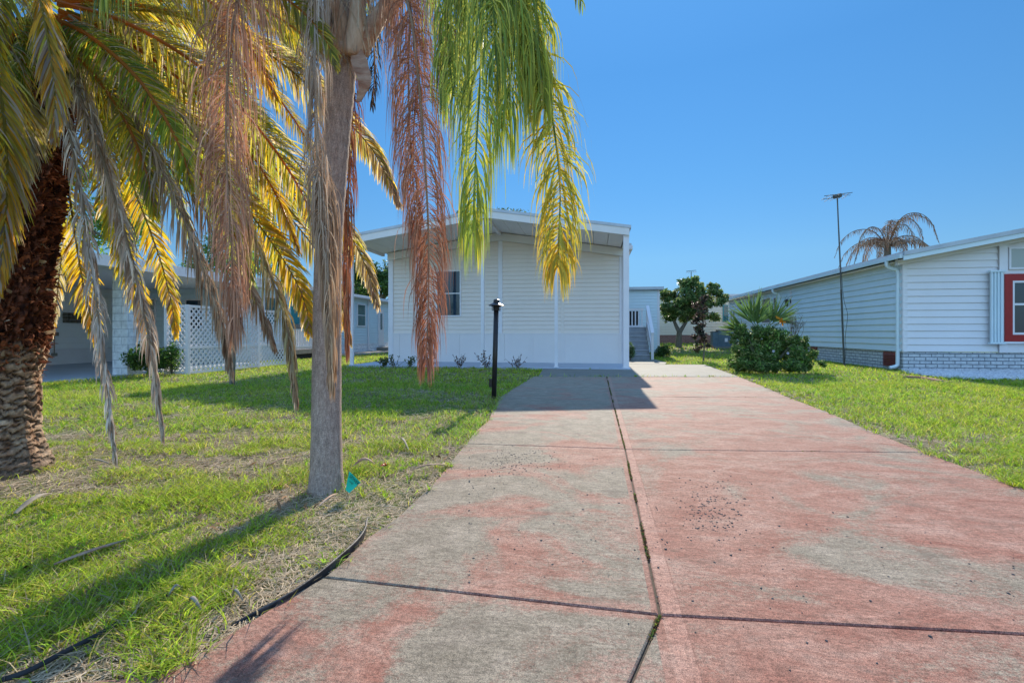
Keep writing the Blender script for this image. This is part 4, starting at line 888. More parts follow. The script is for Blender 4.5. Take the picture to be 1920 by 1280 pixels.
# --- queen palm
qb = G(612, 917); qp = thing('queen_palm', (qb[0], qb[1], 0), 'slim grey-trunked queen palm with dead and green hanging fronds beside the driveway', 'palm tree')
qpts = [P(611, 935, 3.55), P(612, 900, 3.56), P(612, 800, 3.6), P(613, 650, 3.66), P(615, 500, 3.72), P(622, 380, 3.76), P(632, 250, 3.8), P(640, 150, 3.82), P(645, 80, 3.84), P(655, -60, 3.9)]
qc = spline(qpts, 140); qz = qc[:, 2]
qr = np.interp(qz, [-.1, .0, .12, .4, 1.2, 2.0, 2.6, 3.1, 3.3, 3.8], [.135, .125, .112, .104, .099, .094, .096, .104, .125, .15])
qr = qr*(1+.018*np.sin(qz*62)*np.clip(qz-1, 0, 1))+rng.normal(0, .0006, 140)
MB().tube(qc, qr, 40).build('trunk', MT['queentrunk'], qp, smooth=True)
def petiole(pts, r, m='husk', name='leaf_base'):
    C = spline(pts, 18); MB().tube(C, np.interp(np.arange(18), [0, 5, 17], [r, r*.8, r*.35]), 10).build(name, MT[m], qp, smooth=True)
petiole([P(652, 100, 3.72), P(618, 60, 3.70), P(585, 10, 3.68), P(560, -60, 3.62)], .075, 'husk')
petiole([P(660, 105, 3.70), P(668, 50, 3.66), P(672, -10, 3.62), P(680, -80, 3.55)], .085, 'boot')
petiole([P(672, 95, 3.74), P(700, 50, 3.70), P(735, -10, 3.62), P(790, -90, 3.5)], .08, 'husk')
petiole([P(640, 95, 3.72), P(640, 40, 3.66), P(620, -20, 3.6), P(600, -90, 3.5)], .07, 'boot')
petiole([P(668, 92, 3.95), P(720, 30, 4.05), P(780, -50, 4.1), P(860, -120, 4.1)], .07, 'husk')
petiole([P(640, 92, 3.95), P(590, 30, 4.05), P(540, -50, 4.1), P(480, -90, 4.1)], .07, 'husk')
bt = MB(); C = spline([P(668, 88, 3.66), P(676, 125, 3.62), P(684, 155, 3.60), P(672, 190, 3.60)], 14)
w_ = np.interp(np.arange(14), [0, 3, 8, 13], [.03, .062, .05, .018])[:, None]*XI[None]
for off, sc in ((0, 1),): bt.ribbons(C[None], w_[None]*sc, np.array([[.4, .2, .12]])); bt.ribbons(C[None]+DI*.012+[0, 0, .0], w_[None]*.9, np.array([[.4, .2, .12]]))
bt.build('hanging_boot', MT['husk'], qp)
# fibre strands around the heart
N = 260; s_ = rng.random(N); b = P(655, -5, 3.68)+XI*rng.normal(0, .17, N)[:, None]+DI*rng.normal(0, .08, N)[:, None]+np.array([0, 0, 1])*rng.normal(.1, .17, N)[:, None]
D = unit(rng.normal(0, .25, (N, 3))+[0, 0, -1]); L = .1+.25*rng.random(N); W = XI[None]*(.0015+.002*rng.random((N, 1)))
MB().ribbons(np.stack([b, b+D*L[:, None]*.5, b+(D+[0, 0, -.4])*L[:, None]], 1), W, TAN[rng.integers(0, 4, N)]*(.5+.8*rng.random((N, 1)))).build('fibre', MT['dead'], qp)
def qfrond(px, n, L, w, cols, mt='dead', label=None, loss=0, **k):
    kk = dict(fwd=.45, grav=3.4, jit=.36, twist=1.4, rcol=(.40, .27, .18), K=7, rr=.012, skip=.12, taper=.35); kk.update(k)
    mb = MB(); frond(mb, [P(*q) for q in px], n, L, w, XI, cols, seed=int(abs(px[-1][0]*5+px[-1][1]*3))+n, loss=loss, **kk); o = mb.build('frond', MT[mt], qp)
    if label: o['label'] = label
    return o
qfrond([(600, -70, 3.6), (520, -110, 3.4), (465, -60, 3.3), (442, 20, 3.25), (428, 130, 3.22), (424, 260, 3.2), (430, 400, 3.2), (438, 520, 3.2), (441, 610, 3.2)], 440, .72, .0036, grad(PINKB, PINKB*.95, 1), label='dead pinkish brown frond hanging left of the trunk', rr=.014)
qfrond([(625, -60, 3.6), (605, -90, 3.45), (592, -20, 3.36), (590, 90, 3.32), (592, 220, 3.3), (598, 360, 3.28), (612, 500, 3.27), (618, 620, 3.27), (622, 720, 3.27)], 420, .46, .0036, grad(GREYD, TAN*np.array([1.05, .85, .7]), .8), label='tan dead frond hanging against the trunk', grav=6, rr=.012, loss=.1, fwd=1.0)
qfrond([(598, 250, 3.5), (602, 300, 3.44), (607, 350, 3.41), (613, 410, 3.4), (618, 500, 3.38), (622, 600, 3.37), (624, 690, 3.36)], 480, .44, .0038, grad(GREYD*.8, TAN*np.array([1.1, .85, .65]), .6), label='straw brown frond draped down the front of the trunk', grav=6, rr=.010, fwd=1.1, jit=.45)
qfrond([(650, 60, 3.95), (660, 150, 4.05), (655, 280, 4.1), (652, 420, 4.1), (650, 540, 4.1), (652, 660, 4.1)], 220, .42, .0032, REDB, label='rust brown frond hanging behind the trunk', grav=5, fwd=1.2)
qfrond([(690, -80, 3.6), (735, -60, 3.45), (768, 20, 3.36), (784, 140, 3.32), (794, 270, 3.3), (802, 400, 3.3), (804, 500, 3.3), (802, 600, 3.3), (798, 680, 3.3)], 440, .60, .0033, grad(PINKB*.75, REDB, .6), label='rust red dead frond hanging over the house front', rr=.014)
qfrond([(700, -90, 3.6), (745, -80, 3.5), (768, 0, 3.45), (766, 120, 3.42), (768, 240, 3.4), (776, 360, 3.4), (782, 450, 3.4)], 240, .50, .0032, grad(PINKB*.6, REDB, 1), grav=3.5)
qfrond([(705, -100, 3.55), (800, -120, 3.4), (835, -60, 3.3), (838, 40, 3.28), (836, 150, 3.26)], 90, .55, .0042, grad(PINKB*.6, GREYD*.6, 1), grav=3.5)
gk = dict(mt='leaf', rcol=(.16, .24, .05), twist=1.0, tip=.3, grav=4.0, fwd=.6)
qfrond([(720, -110, 3.5), (830, -170, 3.2), (890, -110, 3.05), (905, 0, 3.0), (902, 120, 2.97), (895, 240, 2.95), (890, 340, 2.95), (888, 430, 2.95)], 190, .66, .0045, grad(QGR, YGR, 1.5), label='green frond hanging over the carport gable', **gk)
qfrond([(720, -120, 3.5), (860, -190, 3.25), (940, -110, 3.15), (985, 20, 3.1), (1022, 150, 3.05), (1040, 250, 3.05), (1050, 350, 3.05), (1048, 440, 3.05), (1046, 500, 3.05)], 300, .42, .0048, grad(QGR, YEL*.9, 1.3), label='green and yellow frond hanging furthest right', **{**gk, 'tip': .15, 'grav': 1.7})
qfrond([(715, -110, 3.5), (850, -200, 3.2), (925, -150, 3.1), (955, -40, 3.0), (965, 60, 2.97), (955, 160, 2.95), (945, 230, 2.95)], 150, .66, .0045, grad(QGR, YGR, 1.2), **gk)
qfrond([(700, -110, 3.6), (800, -190, 3.35), (860, -130, 3.2), (865, -20, 3.15), (858, 90, 3.12), (852, 170, 3.1)], 130, .62, .0044, grad(QGR, QGR*1.2, 1), **gk)
qfrond([(715, -120, 3.5), (860, -210, 3.2), (950, -130, 3.05), (1000, 0, 3.0), (1012, 110, 3.0), (1015, 200, 3.0)], 150, .58, .0044, grad(QGR, YGR, 1), **gk)
qfrond([(715, -120, 3.5), (800, -220, 3.2), (860, -180, 3.0), (905, -90, 2.95), (925, 20, 2.9), (930, 120, 2.9)], 140, .64, .0044, grad(QGR, QGR*1.2, 1), **gk)
qfrond([(715, -120, 3.5), (840, -230, 3.15), (915, -180, 3.0), (965, -60, 3.0), (990, 60, 3.0), (1000, 150, 3.0)], 140, .64, .0044, grad(QGR, YGR*.8, 1), **gk)
qfrond([(705, -110, 3.6), (780, -190, 3.3), (830, -120, 3.2), (838, 0, 3.15), (842, 100, 3.12), (850, 180, 3.1)], 110, .55, .0042, grad(QGR, QGR*1.2, 1), **gk)
qfrond([(610, -80, 3.5), (470, -160, 3.1), (330, -120, 2.9), (240, -60, 2.8), (190, -10, 2.75)], 120, .36, .0045, QGR, **gk)
qfrond([(690, 0, 4.1), (700, 60, 4.3), (702, 140, 4.4), (698, 200, 4.4)], 70, .22, .004, np.array([(.05, .05, .05), (.08, .07, .06)]), grav=1.5, fwd=1.0)
# olive pinnate frond crossing in front of the trunk head
mb = MB(); frond(mb, [P(*q) for q in ((440, -60, 3.5), (510, -20, 3.4), (570, 25, 3.35), (610, 75, 3.3), (632, 125, 3.3))], 130, .2, .007, XI, grad(OLIVE*.8, OLIVE, 1), fwd=1.2, grav=.5, roll=.2, rcol=RB, seed=9, K=4); mb.build('frond', MT['dateleaf'], qp)
qt = P(650, -110, 3.85)
for k in range(9):
    a = k*2.399+2.0; o_ = np.array([math.cos(a), math.sin(a), 0]); ln_ = 1.7
    if o_@DI < -.75: continue
    pts = [qt, qt+o_*.5+[0, 0, .7], qt+o_*1.1+[0, 0, .9], qt+o_*ln_+[0, 0, .5], qt+o_*ln_*1.2+[0, 0, .0]]
    mb = MB(); frond(mb, pts, 90, .5, .009, np.cross(o_, [0, 0, 1]), grad(QGR, QGR, 1), fwd=.5, grav=2, seed=500+k, K=5, rcol=(.16, .24, .05), rr=.02); mb.build('frond', MT['leaf'], qp)
# --- dead palm far right
Yq = 32.0; Xq = WX(1664, Yq); cq = np.array([Xq, Yq, ZA(462, Xq, Yq)])
fp = thing('dead_palm', (Xq, Yq, 0), 'withered brown palm beyond the right-hand house roof', 'palm tree')
MB().tube([(Xq, Yq, 0), (Xq, Yq, 3), cq], [.25, .2, .17], 12).build('trunk', MT['bark'], fp)
for k in range(22):
    a = k*2.399; o_ = np.array([math.cos(a), math.sin(a), 0]); ln_ = 2.2*(.75+.4*random.random()); e = (.2, .9, 1.6, 2.7, .5)[k % 5]
    pts = [cq, cq+o_*ln_*.3+[0, 0, .5*e+.1], cq+o_*ln_*.65+[0, 0, .62*e], cq+o_*ln_*.95+[0, 0, .62*e-.55], cq+o_*ln_*1.1+[0, 0, .5*e-1.3]]
    mb = MB(); frond(mb, pts, 46, .55, .017, np.cross(o_, [0, 0, 1]), BROWN*.7, fwd=.6, grav=2.0, seed=700+k, K=4, rcol=(.22, .13, .08), rr=.03); mb.build('frond', MT['dead'], fp)
# ------------------------------------------------------------------ trees and shrubs
def limbs(mb, a, ends, r):
    a = np.array(a, float)
    for e in ends:
        e = np.array(e, float); m = (a+e)/2+rng.normal(0, .08, 3)*np.linalg.norm(e-a)*.6; mb.tube(spline([a, m, e], 8), np.linspace(r, r*.3, 8), 7)
Yt = 30.; Xt = WX(1272, Yt); zb_ = float(terr(Xt, Yt))
rt = thing('round_tree', (Xt, Yt, zb_), 'round dark green tree with forked pale trunk on the lawn', 'tree')
tk = MB(); tk.tube([(Xt, Yt, zb_-.05), (Xt+.02, Yt, zb_+.5), (Xt+.05, Yt, zb_+.8)], [.2, .16, .15], 10)
fk = (Xt+.05, Yt, zb_+.8); limbs(tk, fk, [(Xt-.2, Yt, 2.6), (Xt+.7, Yt, 2.5)], .13); limbs(tk, (Xt-.2, Yt, 2.5), [(Xt-.9, Yt+.3, 3.4), (Xt+.3, Yt-.3, 3.8)], .07); limbs(tk, (Xt+.7, Yt, 2.4), [(Xt+1.6, Yt, 3.4), (Xt+.9, Yt, 4)], .07); tk.build('trunk', MT['bark'], rt)
rt_ = np.random.default_rng(12); lob = []; lor = []
for _ in range(105):
    v_ = unit(rt_.normal(size=3))*rt_.random()**.45; c_ = np.array([Xt+.65, Yt, 3.05])+v_*np.array([1.95, 1.4, 1.25]); c_[2] += -.25*abs(v_[0])+.1*rt_.normal(); q_ = .2+.22*rt_.random(); lob.append(tuple(c_)); lor.append((q_*1.15, q_*1.15, q_*.85))
cr_ = MB(); leafcloud(cr_, lob, lor, 15000, .17, np.concatenate([DG*1.7, OLV, OLV*.8]), 3)
cr_.build('crown', MT['leaf'], rt)
sp0 = G(1319, 677, .0); sz = sp0[2]
sg = thing('red_leaf_sapling', (sp0[0], sp0[1], 0), 'thin sapling with dark purple-brown leaves on the right lawn', 'tree')
MB().tube(spline([(sp0[0], sp0[1], -.03), (sp0[0]+.02, sp0[1], .6), (sp0[0]-.05, sp0[1], 1.5), (sp0[0], sp0[1], 2.4)], 12), np.linspace(.035, .012, 12), 7).build('trunk', MT['bark'], sg)
cr_ = MB(); PU = np.array([(.085, .05, .045), (.05, .045, .03), (.12, .08, .07), (.06, .08, .03)])
x_, y_ = sp0[0], sp0[1]; rt_ = np.random.default_rng(5); lob = [(x_+rt_.normal(-.08, .2)*(1.2-.25*k_/9), y_+rt_.normal(0, .15), .45+2.1*k_/26) for k_ in range(26)]; leafcloud(cr_, lob, [(.17, .17, .17)]*26, 1500, .11, PU, 5); cr_.build('crown', MT['leaf'], sg)
# big mixed shrub with fan palms
sb = G(1452, 702); Bx, By = sb[0], sb[1]+.8
bs = thing('flowering_shrub', (Bx, By, 0), 'large dense green shrub right of the driveway, around the spiky fan palm', 'shrub')
lob = [(Bx+.0, By+.1, 1.15), (Bx+.45, By+.1, 1.05), (Bx-.45, By+.1, 1.0), (Bx+.85, By+.1, .85), (Bx-.55, By, .45), (Bx-.1, By-.25, .5), (Bx+.75, By-.1, .42), (Bx+.25, By+.1, .8), (Bx-.4, By+.1, .75), (Bx+1.15, By+.1, .38), (Bx+.7, By+.2, .65), (Bx-.1, By-.5, .22), (Bx+.6, By-.45, .22), (Bx-.65, By-.3, .22)]; lor = [(.3, .35, .28), (.28, .35, .26), (.28, .35, .26), (.26, .3, .24), (.42, .5, .38), (.5, .5, .4), (.45, .5, .36), (.4, .5, .38), (.38, .5, .36), (.35, .4, .3), (.38, .4, .34), (.6, .4, .22), (.45, .4, .22), (.4, .4, .22)]
for _ in range(46): a_ = rng.integers(0, len(lob)); v_ = unit(rng.normal(size=3)); c_ = np.array(lob[a_ % 14])+v_*np.array(lor[a_ % 14])*1.12; c_[2] = max(c_[2], .12); lob.append(tuple(c_)); lor.append((.12, .13, .14))
mb = MB(); leafcloud(mb, lob, lor, 30000, .07, np.concatenate([OLV, OLV*.8, DG*1.5, BG*1.3]), 6)
mb.build('foliage', MT['leaf'], bs)
mb = MB()
for k in range(16): e = np.array([Bx+rng.normal(0, .6), By+rng.normal(0, .3), .5+.5*rng.random()]); mb.tube(spline([(Bx+rng.normal(0, .15), By, 0), (e+[Bx, By, 0])/2, e], 6), np.linspace(.02, .006, 6), 5)
mb.build('stems', MT['bark'], bs)
for (px, py) in ((1477, 662), (1450, 658)):
    c = P(px, py, 13.4); n = 7; a = np.arange(n)*.9; D = np.stack([np.cos(a), -.4+0*a, np.sin(a)], -1); MB().ribbons(np.stack([c+0*D, c+D*.022, c+D*.036], 1), np.cross(D, [0, 1, 0])*.012, np.array([.6, .58, .68])).build('blossom', MT['leaf'], bs)
dtw = MB()
for k in range(16):
    a = P(1488+rng.normal()*5, 640, 14.3); e = P(1492+rng.normal()*11, 585+rng.random()*22, 14.3); dtw.tube(spline([a, (a+e)/2+rng.normal(0, .04, 3), e], 6), np.linspace(.009, .004, 6), 4)
    for j in range(3): f = a+(e-a)*(.5+.45*rng.random()); dtw.tube([f, f+XI*rng.normal(0, .1)+[0, 0, .08]], .004, 4)
dtw.build('bare_twigs', MT['bark'], bs)
sp_ = thing('fan_palm', (Bx-.3, By, 0), 'spiky green fan palm rising out of the shrub by the right-hand house', 'palm tree')
def fan(c, axis, r_, n=24, spread=1.55, seed=0):
    r0 = np.random.default_rng(seed); axis = unit(np.array(axis, float)); nrm = unit(np.cross(axis, XI)+r0.normal(0, .3, 3)); sx = np.cross(nrm, axis)
    t = np.linspace(-spread/2, spread/2, n); D = np.cos(t)[:, None]*axis+np.sin(t)[:, None]*sx+r0.normal(0, .07, (n, 3)); L = r_*(.85+.25*r0.random(n))*(1-.15*np.abs(t))
    C = np.stack([np.tile(c, (n, 1)), c+D*L[:, None]*.5, c+D*L[:, None]+np.array([0, 0, -.05])*L[:, None]], 1); W = np.cross(D, nrm+r0.normal(0, .4, (n, 3)))*.018
    return C, np.stack([W*.5, W, W*.08], 1), (np.array([.11, .19, .05])*(.55+.9*r0.random((n, 1))))
for i, (px, py, ax, rr2) in enumerate(((1414, 612, (.05, 0, 1), .85), (1420, 614, (.30, -.2, 1), .75), (1409, 612, (-.25, .2, 1), .75), (1392, 622, (-.75, 0, .95), .62), (1386, 628, (-1.1, -.2, .7), .6), (1388, 640, (-1.3, 0, .45), .55), (1450, 612, (.75, 0, 1), .8), (1446, 610, (.35, .2, 1), .6), (1458, 614, (1.0, -.1, .6), .6), (1466, 612, (1, 0, .15), .4))):
    py -= 8; rr2 *= 1.1; c = P(px, py, 14.6); mb = MB().ribbons(*fan(c, XI*ax[0]+DI*ax[1]+np.array([0, 0, ax[2]]), rr2, seed=i)); mb.tube(spline([(Bx-.2, By, .15), (np.array([Bx-.1, By, .9])+c)/2, c], 8), .011, 5, col=(.14, .18, .05)); mb.build('fan_leaf', MT['leaf'], sp_)
c = P(1467, 603, 14.5); MB().ribbons(np.stack([np.tile(c, (9, 1)), c+rng.normal(0, .04, (9, 3)), c+rng.normal(0, .09, (9, 3))+[0, 0, .02]], 1), rng.normal(0, .02, (9, 3)), np.array([.75, .30, .02])).build('orange_bract', MT['leaf'], sp_)
def shrub(name, px, py, r_, h, n, size, cols, label, cat='shrub', group=None, seed=1, dy=.2):
    p = G(px, py); x, y = p[0], p[1]+dy; t = thing(name, (x, y, 0), label, cat, group); mb = MB()
    leafcloud(mb, [(x-.35*r_, y, h*.4), (x+.35*r_, y, h*.45), (x, y, h*.65)], [(.65*r_, .6*r_, h*.4), (.6*r_, .6*r_, h*.42), (.5*r_, .5*r_, h*.36)], n, size, cols, seed); mb.build('foliage', MT['leaf'], t)
    mb = MB()
    for k in range(7): e = np.array([x+rng.normal()*r_*.4, y+rng.normal()*r_*.3, h*(.4+.4*rng.random())]); mb.tube(spline([(x, y, -.02), (x+(e[0]-x)*.4, y, e[2]*.5), e], 6), np.linspace(.012, .004, 6), 5)
    mb.build('stems', MT['bark'], t); return t
shrub('entry_shrub', 1184, 677, .28, .75, 900, .07, OG*1.5, 'small pale leafy shrub between the carport post and the grey steps', seed=31, dy=.5)
shrub('entry_shrub', 1244, 671, .55, .62, 1400, .08, DG*1.2, 'dark low shrub right of the grey entry steps', seed=32)
shrub('column_shrub', 268, 706, .75, .95, 2600, .085, np.concatenate([BG*.8, DG]), 'leafy green shrub at the foot of the white block column', seed=33)
shrub('ragged_shrub', 310, 704, .35, 1.0, 500, .08, BG, 'sparse yellow-green shrub in front of the lattice corner', seed=34)
# twiggy plants along the slab
tw = [(693, .30, 1.3), (716, .38, .5), (748, .33, .6), (790, .30, .5), (850, .42, .35), (907, .52, .45), (967, .42, .12)]
wheres = ['leafy low plant beside the leftmost carport post', 'small bush just right of the leftmost carport post', 'small dark plant below the left corner of the cream house', 'twiggy plant behind the hanging rust red frond tip', 'bare reddish plant below the house window', 'taller reddish plant just left of the black lamp post', 'nearly bare twigs right of the black lamp post']
for i, (px, h, lfz) in enumerate(tw):
    p = G(px, 693.5); x, y = p[0], 15.05; t = thing('bed_plant', (x, y, 0), wheres[i], 'plant', 'low plants along the carport slab'); mb = MB(); lv = MB()
    for k in range(11):
        a = rng.random()*6.283; s1 = rng.normal(0, .16); e = np.array([x+s1, y+rng.normal(0, .1), h*(.6+.5*rng.random())]); C = spline([(x+rng.normal(0, .05), y, -.02), (x+s1*.6, y, e[2]*.55), e], 8); mb.tube(C, np.linspace(.006, .003, 8), 4)
        n = int(10*(.4+lfz)); q = C[rng.integers(2, 8, n)]; D = unit(rng.normal(0, 1, (n, 3))+[0, 0, .5]); col = np.array([.12, .15, .05]) if i < 3 else np.array([.13, .065, .05]); lv.ribbons(np.stack([q, q+D*.03, q+D*.06], 1), unit(np.cross(D, rng.normal(size=(n, 3))))*.013, col*(.5+.9*rng.random((n, 1))))
    mb.build('stems', MT['bark'], t); lv.build('leaves', MT['leaf'], t)
# staked sapling on left lawn
s0 = G(433, 722); ss = thing('staked_sapling', (s0[0], s0[1], 0), 'young bare tree tied to a wooden stake on the left lawn', 'tree')
MB().tube([s0-[0, 0, .03], P(436, 560, 10.4)], [.035, .03], 8).build('stake', MT['wood'], ss)
tk = MB(); a0 = s0+XI*.05; tk.tube(spline([a0, P(440, 640, 10.5), P(438, 560, 10.5), P(434, 490, 10.5)], 12), np.linspace(.03, .012, 12), 7)
for k in range(12):
    f = P(436+rng.normal()*2, 490+80*rng.random(), 10.5); e = f+XI*rng.normal(0, .28)+DI*rng.normal(0, .2)+[0, 0, .15+.2*rng.random()]; tk.tube(spline([f, (f+e)/2+[0, 0, .02], e], 5), np.linspace(.012, .005, 5), 4)
tk.build('trunk', MT['bark'], ss)
c = P(434, 500, 10.5); mb = MB(); leafcloud(mb, [c], [(.35, .35, .35)], 160, .08, BG, 8); mb.build('crown', MT['leaf'], ss)
# far trees
def bigtree(px, Y, zc, rx, rz, n, label, cols, seed, size=.22, X=None):
    X = WX(px, Y) if X is None else X; t = thing('background_tree', (X, Y, 0), label, 'tree', 'tall trees behind the houses'); mb = MB()
    r0 = np.random.default_rng(seed); cs = [(X+r0.normal()*rx*.5, Y+r0.normal()*rx*.35, zc+r0.normal()*rz*.4) for _ in range(12)]; rs = [(rx*.42, rx*.42, rz*.38)]*12
    leafcloud(mb, cs, rs, n, size, cols, seed); mb.build('crown', MT['leaf'], t); tk = MB(); tk.tube([(X, Y, 0), (X+.1, Y, zc-rz*.6)], [.35, .22], 10); limbs(tk, (X+.1, Y, zc-rz*.65), [c for c in cs[:7]], .16); tk.build('trunk', MT['bark'], t)
bigtree(712, 43, 5.6, 2.8, 2.8, 9000, 'dense dark green tree beside the left corner of the cream house', DG*1.3, 61, .26)
bigtree(650, 46, 5.2, 3.2, 2.8, 8000, 'dark green tree behind the far end of the left house', DG*1.2, 62, .26)
bigtree(885, 44, 9.9, 3.6, 3.0, 6000, 'sparse tree whose top peeks over the ridge of the cream house', OG*.8, 63, .24)
bigtree(760, 45, 9.0, 2.3, 3.4, 4000, 'sparse tree whose top shows over the left roof slope of the cream house', OG*.8, 66, .24)
bigtree(240, 24, 8.2, 3.0, 3.2, 7000, 'bright green tree glimpsed between the date palm fronds', BG*1.3, 64, .2)
bigtree(430, 30, 5.8, 2.6, 2.4, 5000, 'green tree behind the roof of the left house', BG, 65, .22)
# ------------------------------------------------------------------ small things on the lawn
fb0 = G(652, 932); fl_ = thing('sewer_flag', (fb0[0], fb0[1], 0), 'teal SEWER marker flag stuck in the grass beside the grey palm trunk', 'marker flag')
dF = 3.36; q = [P(655, 883, dF), P(676, 904, dF-.02), P(655, 924, dF-.02), P(648, 918, dF), P(651, 900, dF+.008)]
MB().tube([P(654, 881, dF+.004), P(650, 933, dF+.01)-[0, 0, .03]], .0016, 5).build('wire', MT['darkmetal'], fl_)
mb = MB(); nn = -DI*.0008; mb.add([p for p in q]+[p-nn*2 for p in q], None, [(0, 1, 2, 3, 4), (9, 8, 7, 6, 5)]); mb.build('flag', MT['flag'], fl_)
def text(s, size, org, xd, yd, parent, m):
    cu = bpy.data.curves.new('txt', 'FONT'); cu.body = s; cu.size = 1; cu.align_x = 'CENTER'; cu.align_y = 'CENTER'; o = bpy.data.objects.new('txt', cu); bpy.context.scene.collection.objects.link(o)
    bpy.context.view_layer.update(); me = bpy.data.meshes.new_from_object(o.evaluated_get(bpy.context.evaluated_depsgraph_get())); bpy.data.objects.remove(o)
    xd, yd = unit(np.array(xd)), unit(np.array(yd)); po = np.array(parent['_o']); me.materials.clear()
    for v in me.vertices: v.co = Vector(np.array(org)-po+(xd*v.co.x+yd*v.co.y)*size)
    me.materials.append(MT[m]); b = bpy.data.objects.new('lettering', me); bpy.context.scene.collection.objects.link(b); b.parent = parent; return b
xd = q[1]-q[0]; xd /= np.linalg.norm(xd); nm_ = unit(np.cross(xd, q[2]-q[0])); yd = np.cross(nm_, xd)
if yd[2] < 0: yd = -yd
cc_ = (q[0]*.40+q[1]*.60)-yd*.018-DI*.003; text('SEWER', .028, cc_, xd, yd, fl_, 'ink')
text('LINE', .016, cc_-yd*.026-xd*.006, xd, yd, fl_, 'ink')
def husk(name, p0, p1, w, label, m='husk', cat='dead palm husk', curl=.5, bow=.04, group=None):
    p0, p1 = np.array(p0), np.array(p1); t = np.linspace(0, 1, 10)[:, None]; ax = unit(p1-p0); sd_ = unit(np.cross(ax, [0, 0, 1])); C = p0+(p1-p0)*t+np.array([0, 0, 1])*np.sin(t*np.pi)*bow+sd_*np.sin(t*3)*.01; V = []
    w = w*.42; bow = bow*.25; w_ = w*np.sin(np.pi*(.12+.8*t[:, 0]))**.7
    for i in range(10):
        for a in np.linspace(-1.2, 1.2, 7): V.append(C[i]+sd_*np.sin(a)*w_[i]+np.array([0, 0, 1])*(np.cos(a)-.4)*w_[i]*curl+[0, 0, .002])
    V = np.array(V); V2 = V-[0, 0, .004]; qd = [(i*7+j, i*7+j+1, (i+1)*7+j+1, (i+1)*7+j) for i in range(9) for j in range(6)]
    mb = MB().add(V, qd).add(V2, [tuple(reversed(f)) for f in qd]); o = mb.build(name, MT[m], origin=(p0+p1)/2, smooth=True); return tag(o, label, cat, group)
husk('palm_husk', G(768, 882, .03), G(838, 872, .03), .028, 'long brown palm husk lying at the driveway edge right of the flag', bow=.03)
husk('palm_boot', G(662, 874, .03), G(702, 869, .03), .05, 'curled dark brown palm boot behind the teal flag', curl=1.0, bow=.05)
husk('pale_wood_piece', G(752, 822, .02), G(766, 842, .02), .028, 'short pale grey wood piece in the lawn between the palm and the lamp post', 'palehusk', 'wood piece')
husk('palm_husk', G(28, 962, .03), G(96, 926, .03), .05, 'grey bleached palm husk in the grass below the date palm', 'palehusk')
husk('palm_husk', G(598, 948, .02), G(632, 925, .02), .022, 'small tan husk at the foot of the grey palm trunk', bow=.02)
husk('palm_husk', G(505, 870, .02), G(545, 858, .02), .022, 'thin brown husk lying in the middle of the left lawn', bow=.02)
husk('palm_husk', G(165, 862, .02), G(205, 868, .02), .03, 'tan husk lying just right of the date palm trunk', 'palehusk', bow=.02)
husk('palm_husk', G(100, 1058, .02), G(235, 1012, .02), .035, 'long reddish brown dead frond piece flat in the near lawn', bow=.01)
husk('dry_leaf', G(355, 1130, .02), G(378, 1142, .02), .018, 'curled pale dry leaf near the black edging', 'palehusk', 'dead leaf')
husk('dry_leaf', G(315, 1118, .02), G(342, 1108, .02), .018, 'curled grey dry leaf lying on the black hose', 'palehusk', 'dead leaf')
husk('dry_leaf', G(436, 1118, .02), G(456, 1124, .02), .014, 'small orange-tan dry leaf between hose and driveway', 'palehusk', 'dead leaf')
husk('dry_frond_tip', G(1268, 744, .004), G(1330, 745, .004), .02, 'thin brown frond piece lying across the driveway', 'husk', 'dead frond', bow=.01)
c = G(722, 873, .03); mb = MB(); n = 9; a = rng.random(n)*6.28; D = np.stack([np.cos(a), np.sin(a)*.6, .3+.5*rng.random(n)], -1); mb.ribbons(np.stack([c+0*D, c+D*.02, c+D*.035+[0, 0, -.01]], 1), np.cross(D, [0, 0, 1.])*.014+[0, 0, .004], np.array([1, 1, 1])); tag(mb.build('red_scrap', MT['redlitter'], origin=c), 'crumpled bright red scrap in the grass behind the teal flag', 'litter')
# edging strip and hose
pts = spline([G(688, 972, .03), G(684, 990, .03), G(668, 1012, .03), G(630, 1046, .03), G(585, 1082, .025), G(530, 1118, .02), G(470, 1150, .0), G(400, 1190, -.02)], 50)
ed = MB(); ed.tube(pts-[0, 0, .004], .006, 8); ed.ribbons((pts-[0, 0, .03])[None], np.array([[[0, 0, .022]]*50]), np.array([[1, 1, 1]]))
tag(ed.build('lawn_edging', MT['edging'], origin=pts[20], smooth=True), 'weathered black plastic edging strip between lawn and pink driveway', 'edging')
pts = spline([G(-60, 1290, .01), G(40, 1262, .02), G(120, 1222, .025), G(200, 1180, .01), G(262, 1140, -.01), G(330, 1105, .015), G(352, 1095, -.015), G(380, 1075, -.03)], 60)
tag(MB().tube(pts, .009, 8).build('hose', MT['hosemat'], origin=pts[30], smooth=True), 'black irrigation hose half buried in the near lawn', 'hose')
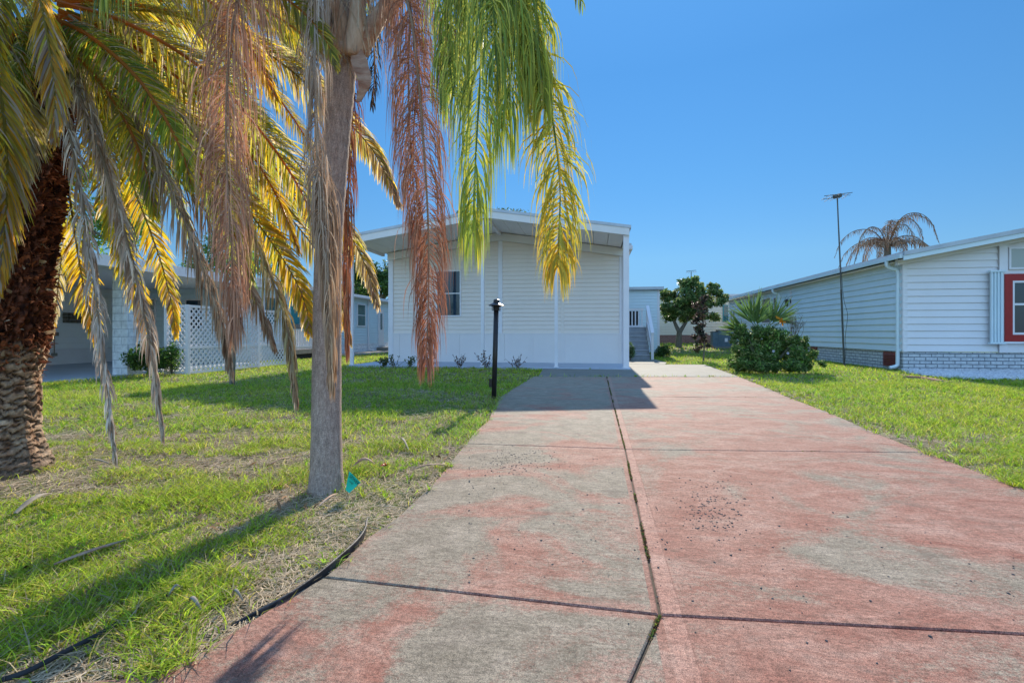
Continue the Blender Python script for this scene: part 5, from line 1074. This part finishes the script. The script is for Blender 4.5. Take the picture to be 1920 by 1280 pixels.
# ------------------------------------------------------------------ light, sky, camera
EL, AZ = R(28.5), R(1.6)
sd_ = Vector((math.sin(AZ)*math.cos(EL), math.cos(AZ)*math.cos(EL), math.sin(EL)))
L_ = bpy.data.lights.new('sun', 'SUN'); L_.energy = 3.8; L_.angle = R(.5); L_.color = (1, .90, .74)
lo = bpy.data.objects.new('sun', L_); bpy.context.scene.collection.objects.link(lo); lo.rotation_euler = sd_.to_track_quat('Z', 'Y').to_euler()
w = bpy.data.worlds.new('World'); bpy.context.scene.world = w; w.use_nodes = True; nt = w.node_tree
bg = nt.nodes['Background']; sky = nt.nodes.new('ShaderNodeTexSky'); sky.sky_type = 'NISHITA'; sky.sun_disc = False
sky.sun_elevation = EL; sky.sun_rotation = AZ; sky.dust_density = 0.0; sky.air_density = 1.0; sky.ozone_density = 2.5; sky.altitude = 0
tc = nt.nodes.new('ShaderNodeTexCoord'); sp = nt.nodes.new('ShaderNodeSeparateXYZ'); nt.links.new(tc.outputs['Generated'], sp.inputs[0])
# clear deep-blue air: take the whitish band off the Nishita horizon; zenith raised as added fill
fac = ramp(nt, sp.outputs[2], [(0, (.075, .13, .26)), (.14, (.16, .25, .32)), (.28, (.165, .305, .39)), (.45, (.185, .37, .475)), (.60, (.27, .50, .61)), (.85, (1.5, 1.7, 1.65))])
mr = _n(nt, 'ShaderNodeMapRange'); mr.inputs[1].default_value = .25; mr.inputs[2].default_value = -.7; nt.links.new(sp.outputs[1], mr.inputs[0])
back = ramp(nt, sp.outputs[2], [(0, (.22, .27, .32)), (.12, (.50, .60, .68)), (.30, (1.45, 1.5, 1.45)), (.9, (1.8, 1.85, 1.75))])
fac = mix(nt, fac, back, mr.outputs[0])       # added fill: sky behind the camera brightened to lift the shaded fronts
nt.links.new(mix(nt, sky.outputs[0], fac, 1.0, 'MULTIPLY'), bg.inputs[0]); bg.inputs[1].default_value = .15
cam = bpy.data.cameras.new('camera'); co = bpy.data.objects.new('camera', cam); bpy.context.scene.collection.objects.link(co)
co.location = (0, 0, H); co.rotation_euler = (R(90), 0, A); cam.lens = 36*F/1920; cam.sensor_width = 36; cam.shift_y = -(640-VY)/1920; cam.clip_start = .05; cam.clip_end = 4000
sc = bpy.context.scene; sc.camera = co
sc.view_settings.view_transform = 'Standard'; sc.view_settings.look = 'None'; sc.view_settings.gamma = 1; sc.view_settings.exposure = .98
sc.cycles.max_bounces = 8; sc.cycles.transmission_bounces = 4
for o in list(bpy.data.objects):
    if '_o' in o: del o['_o']
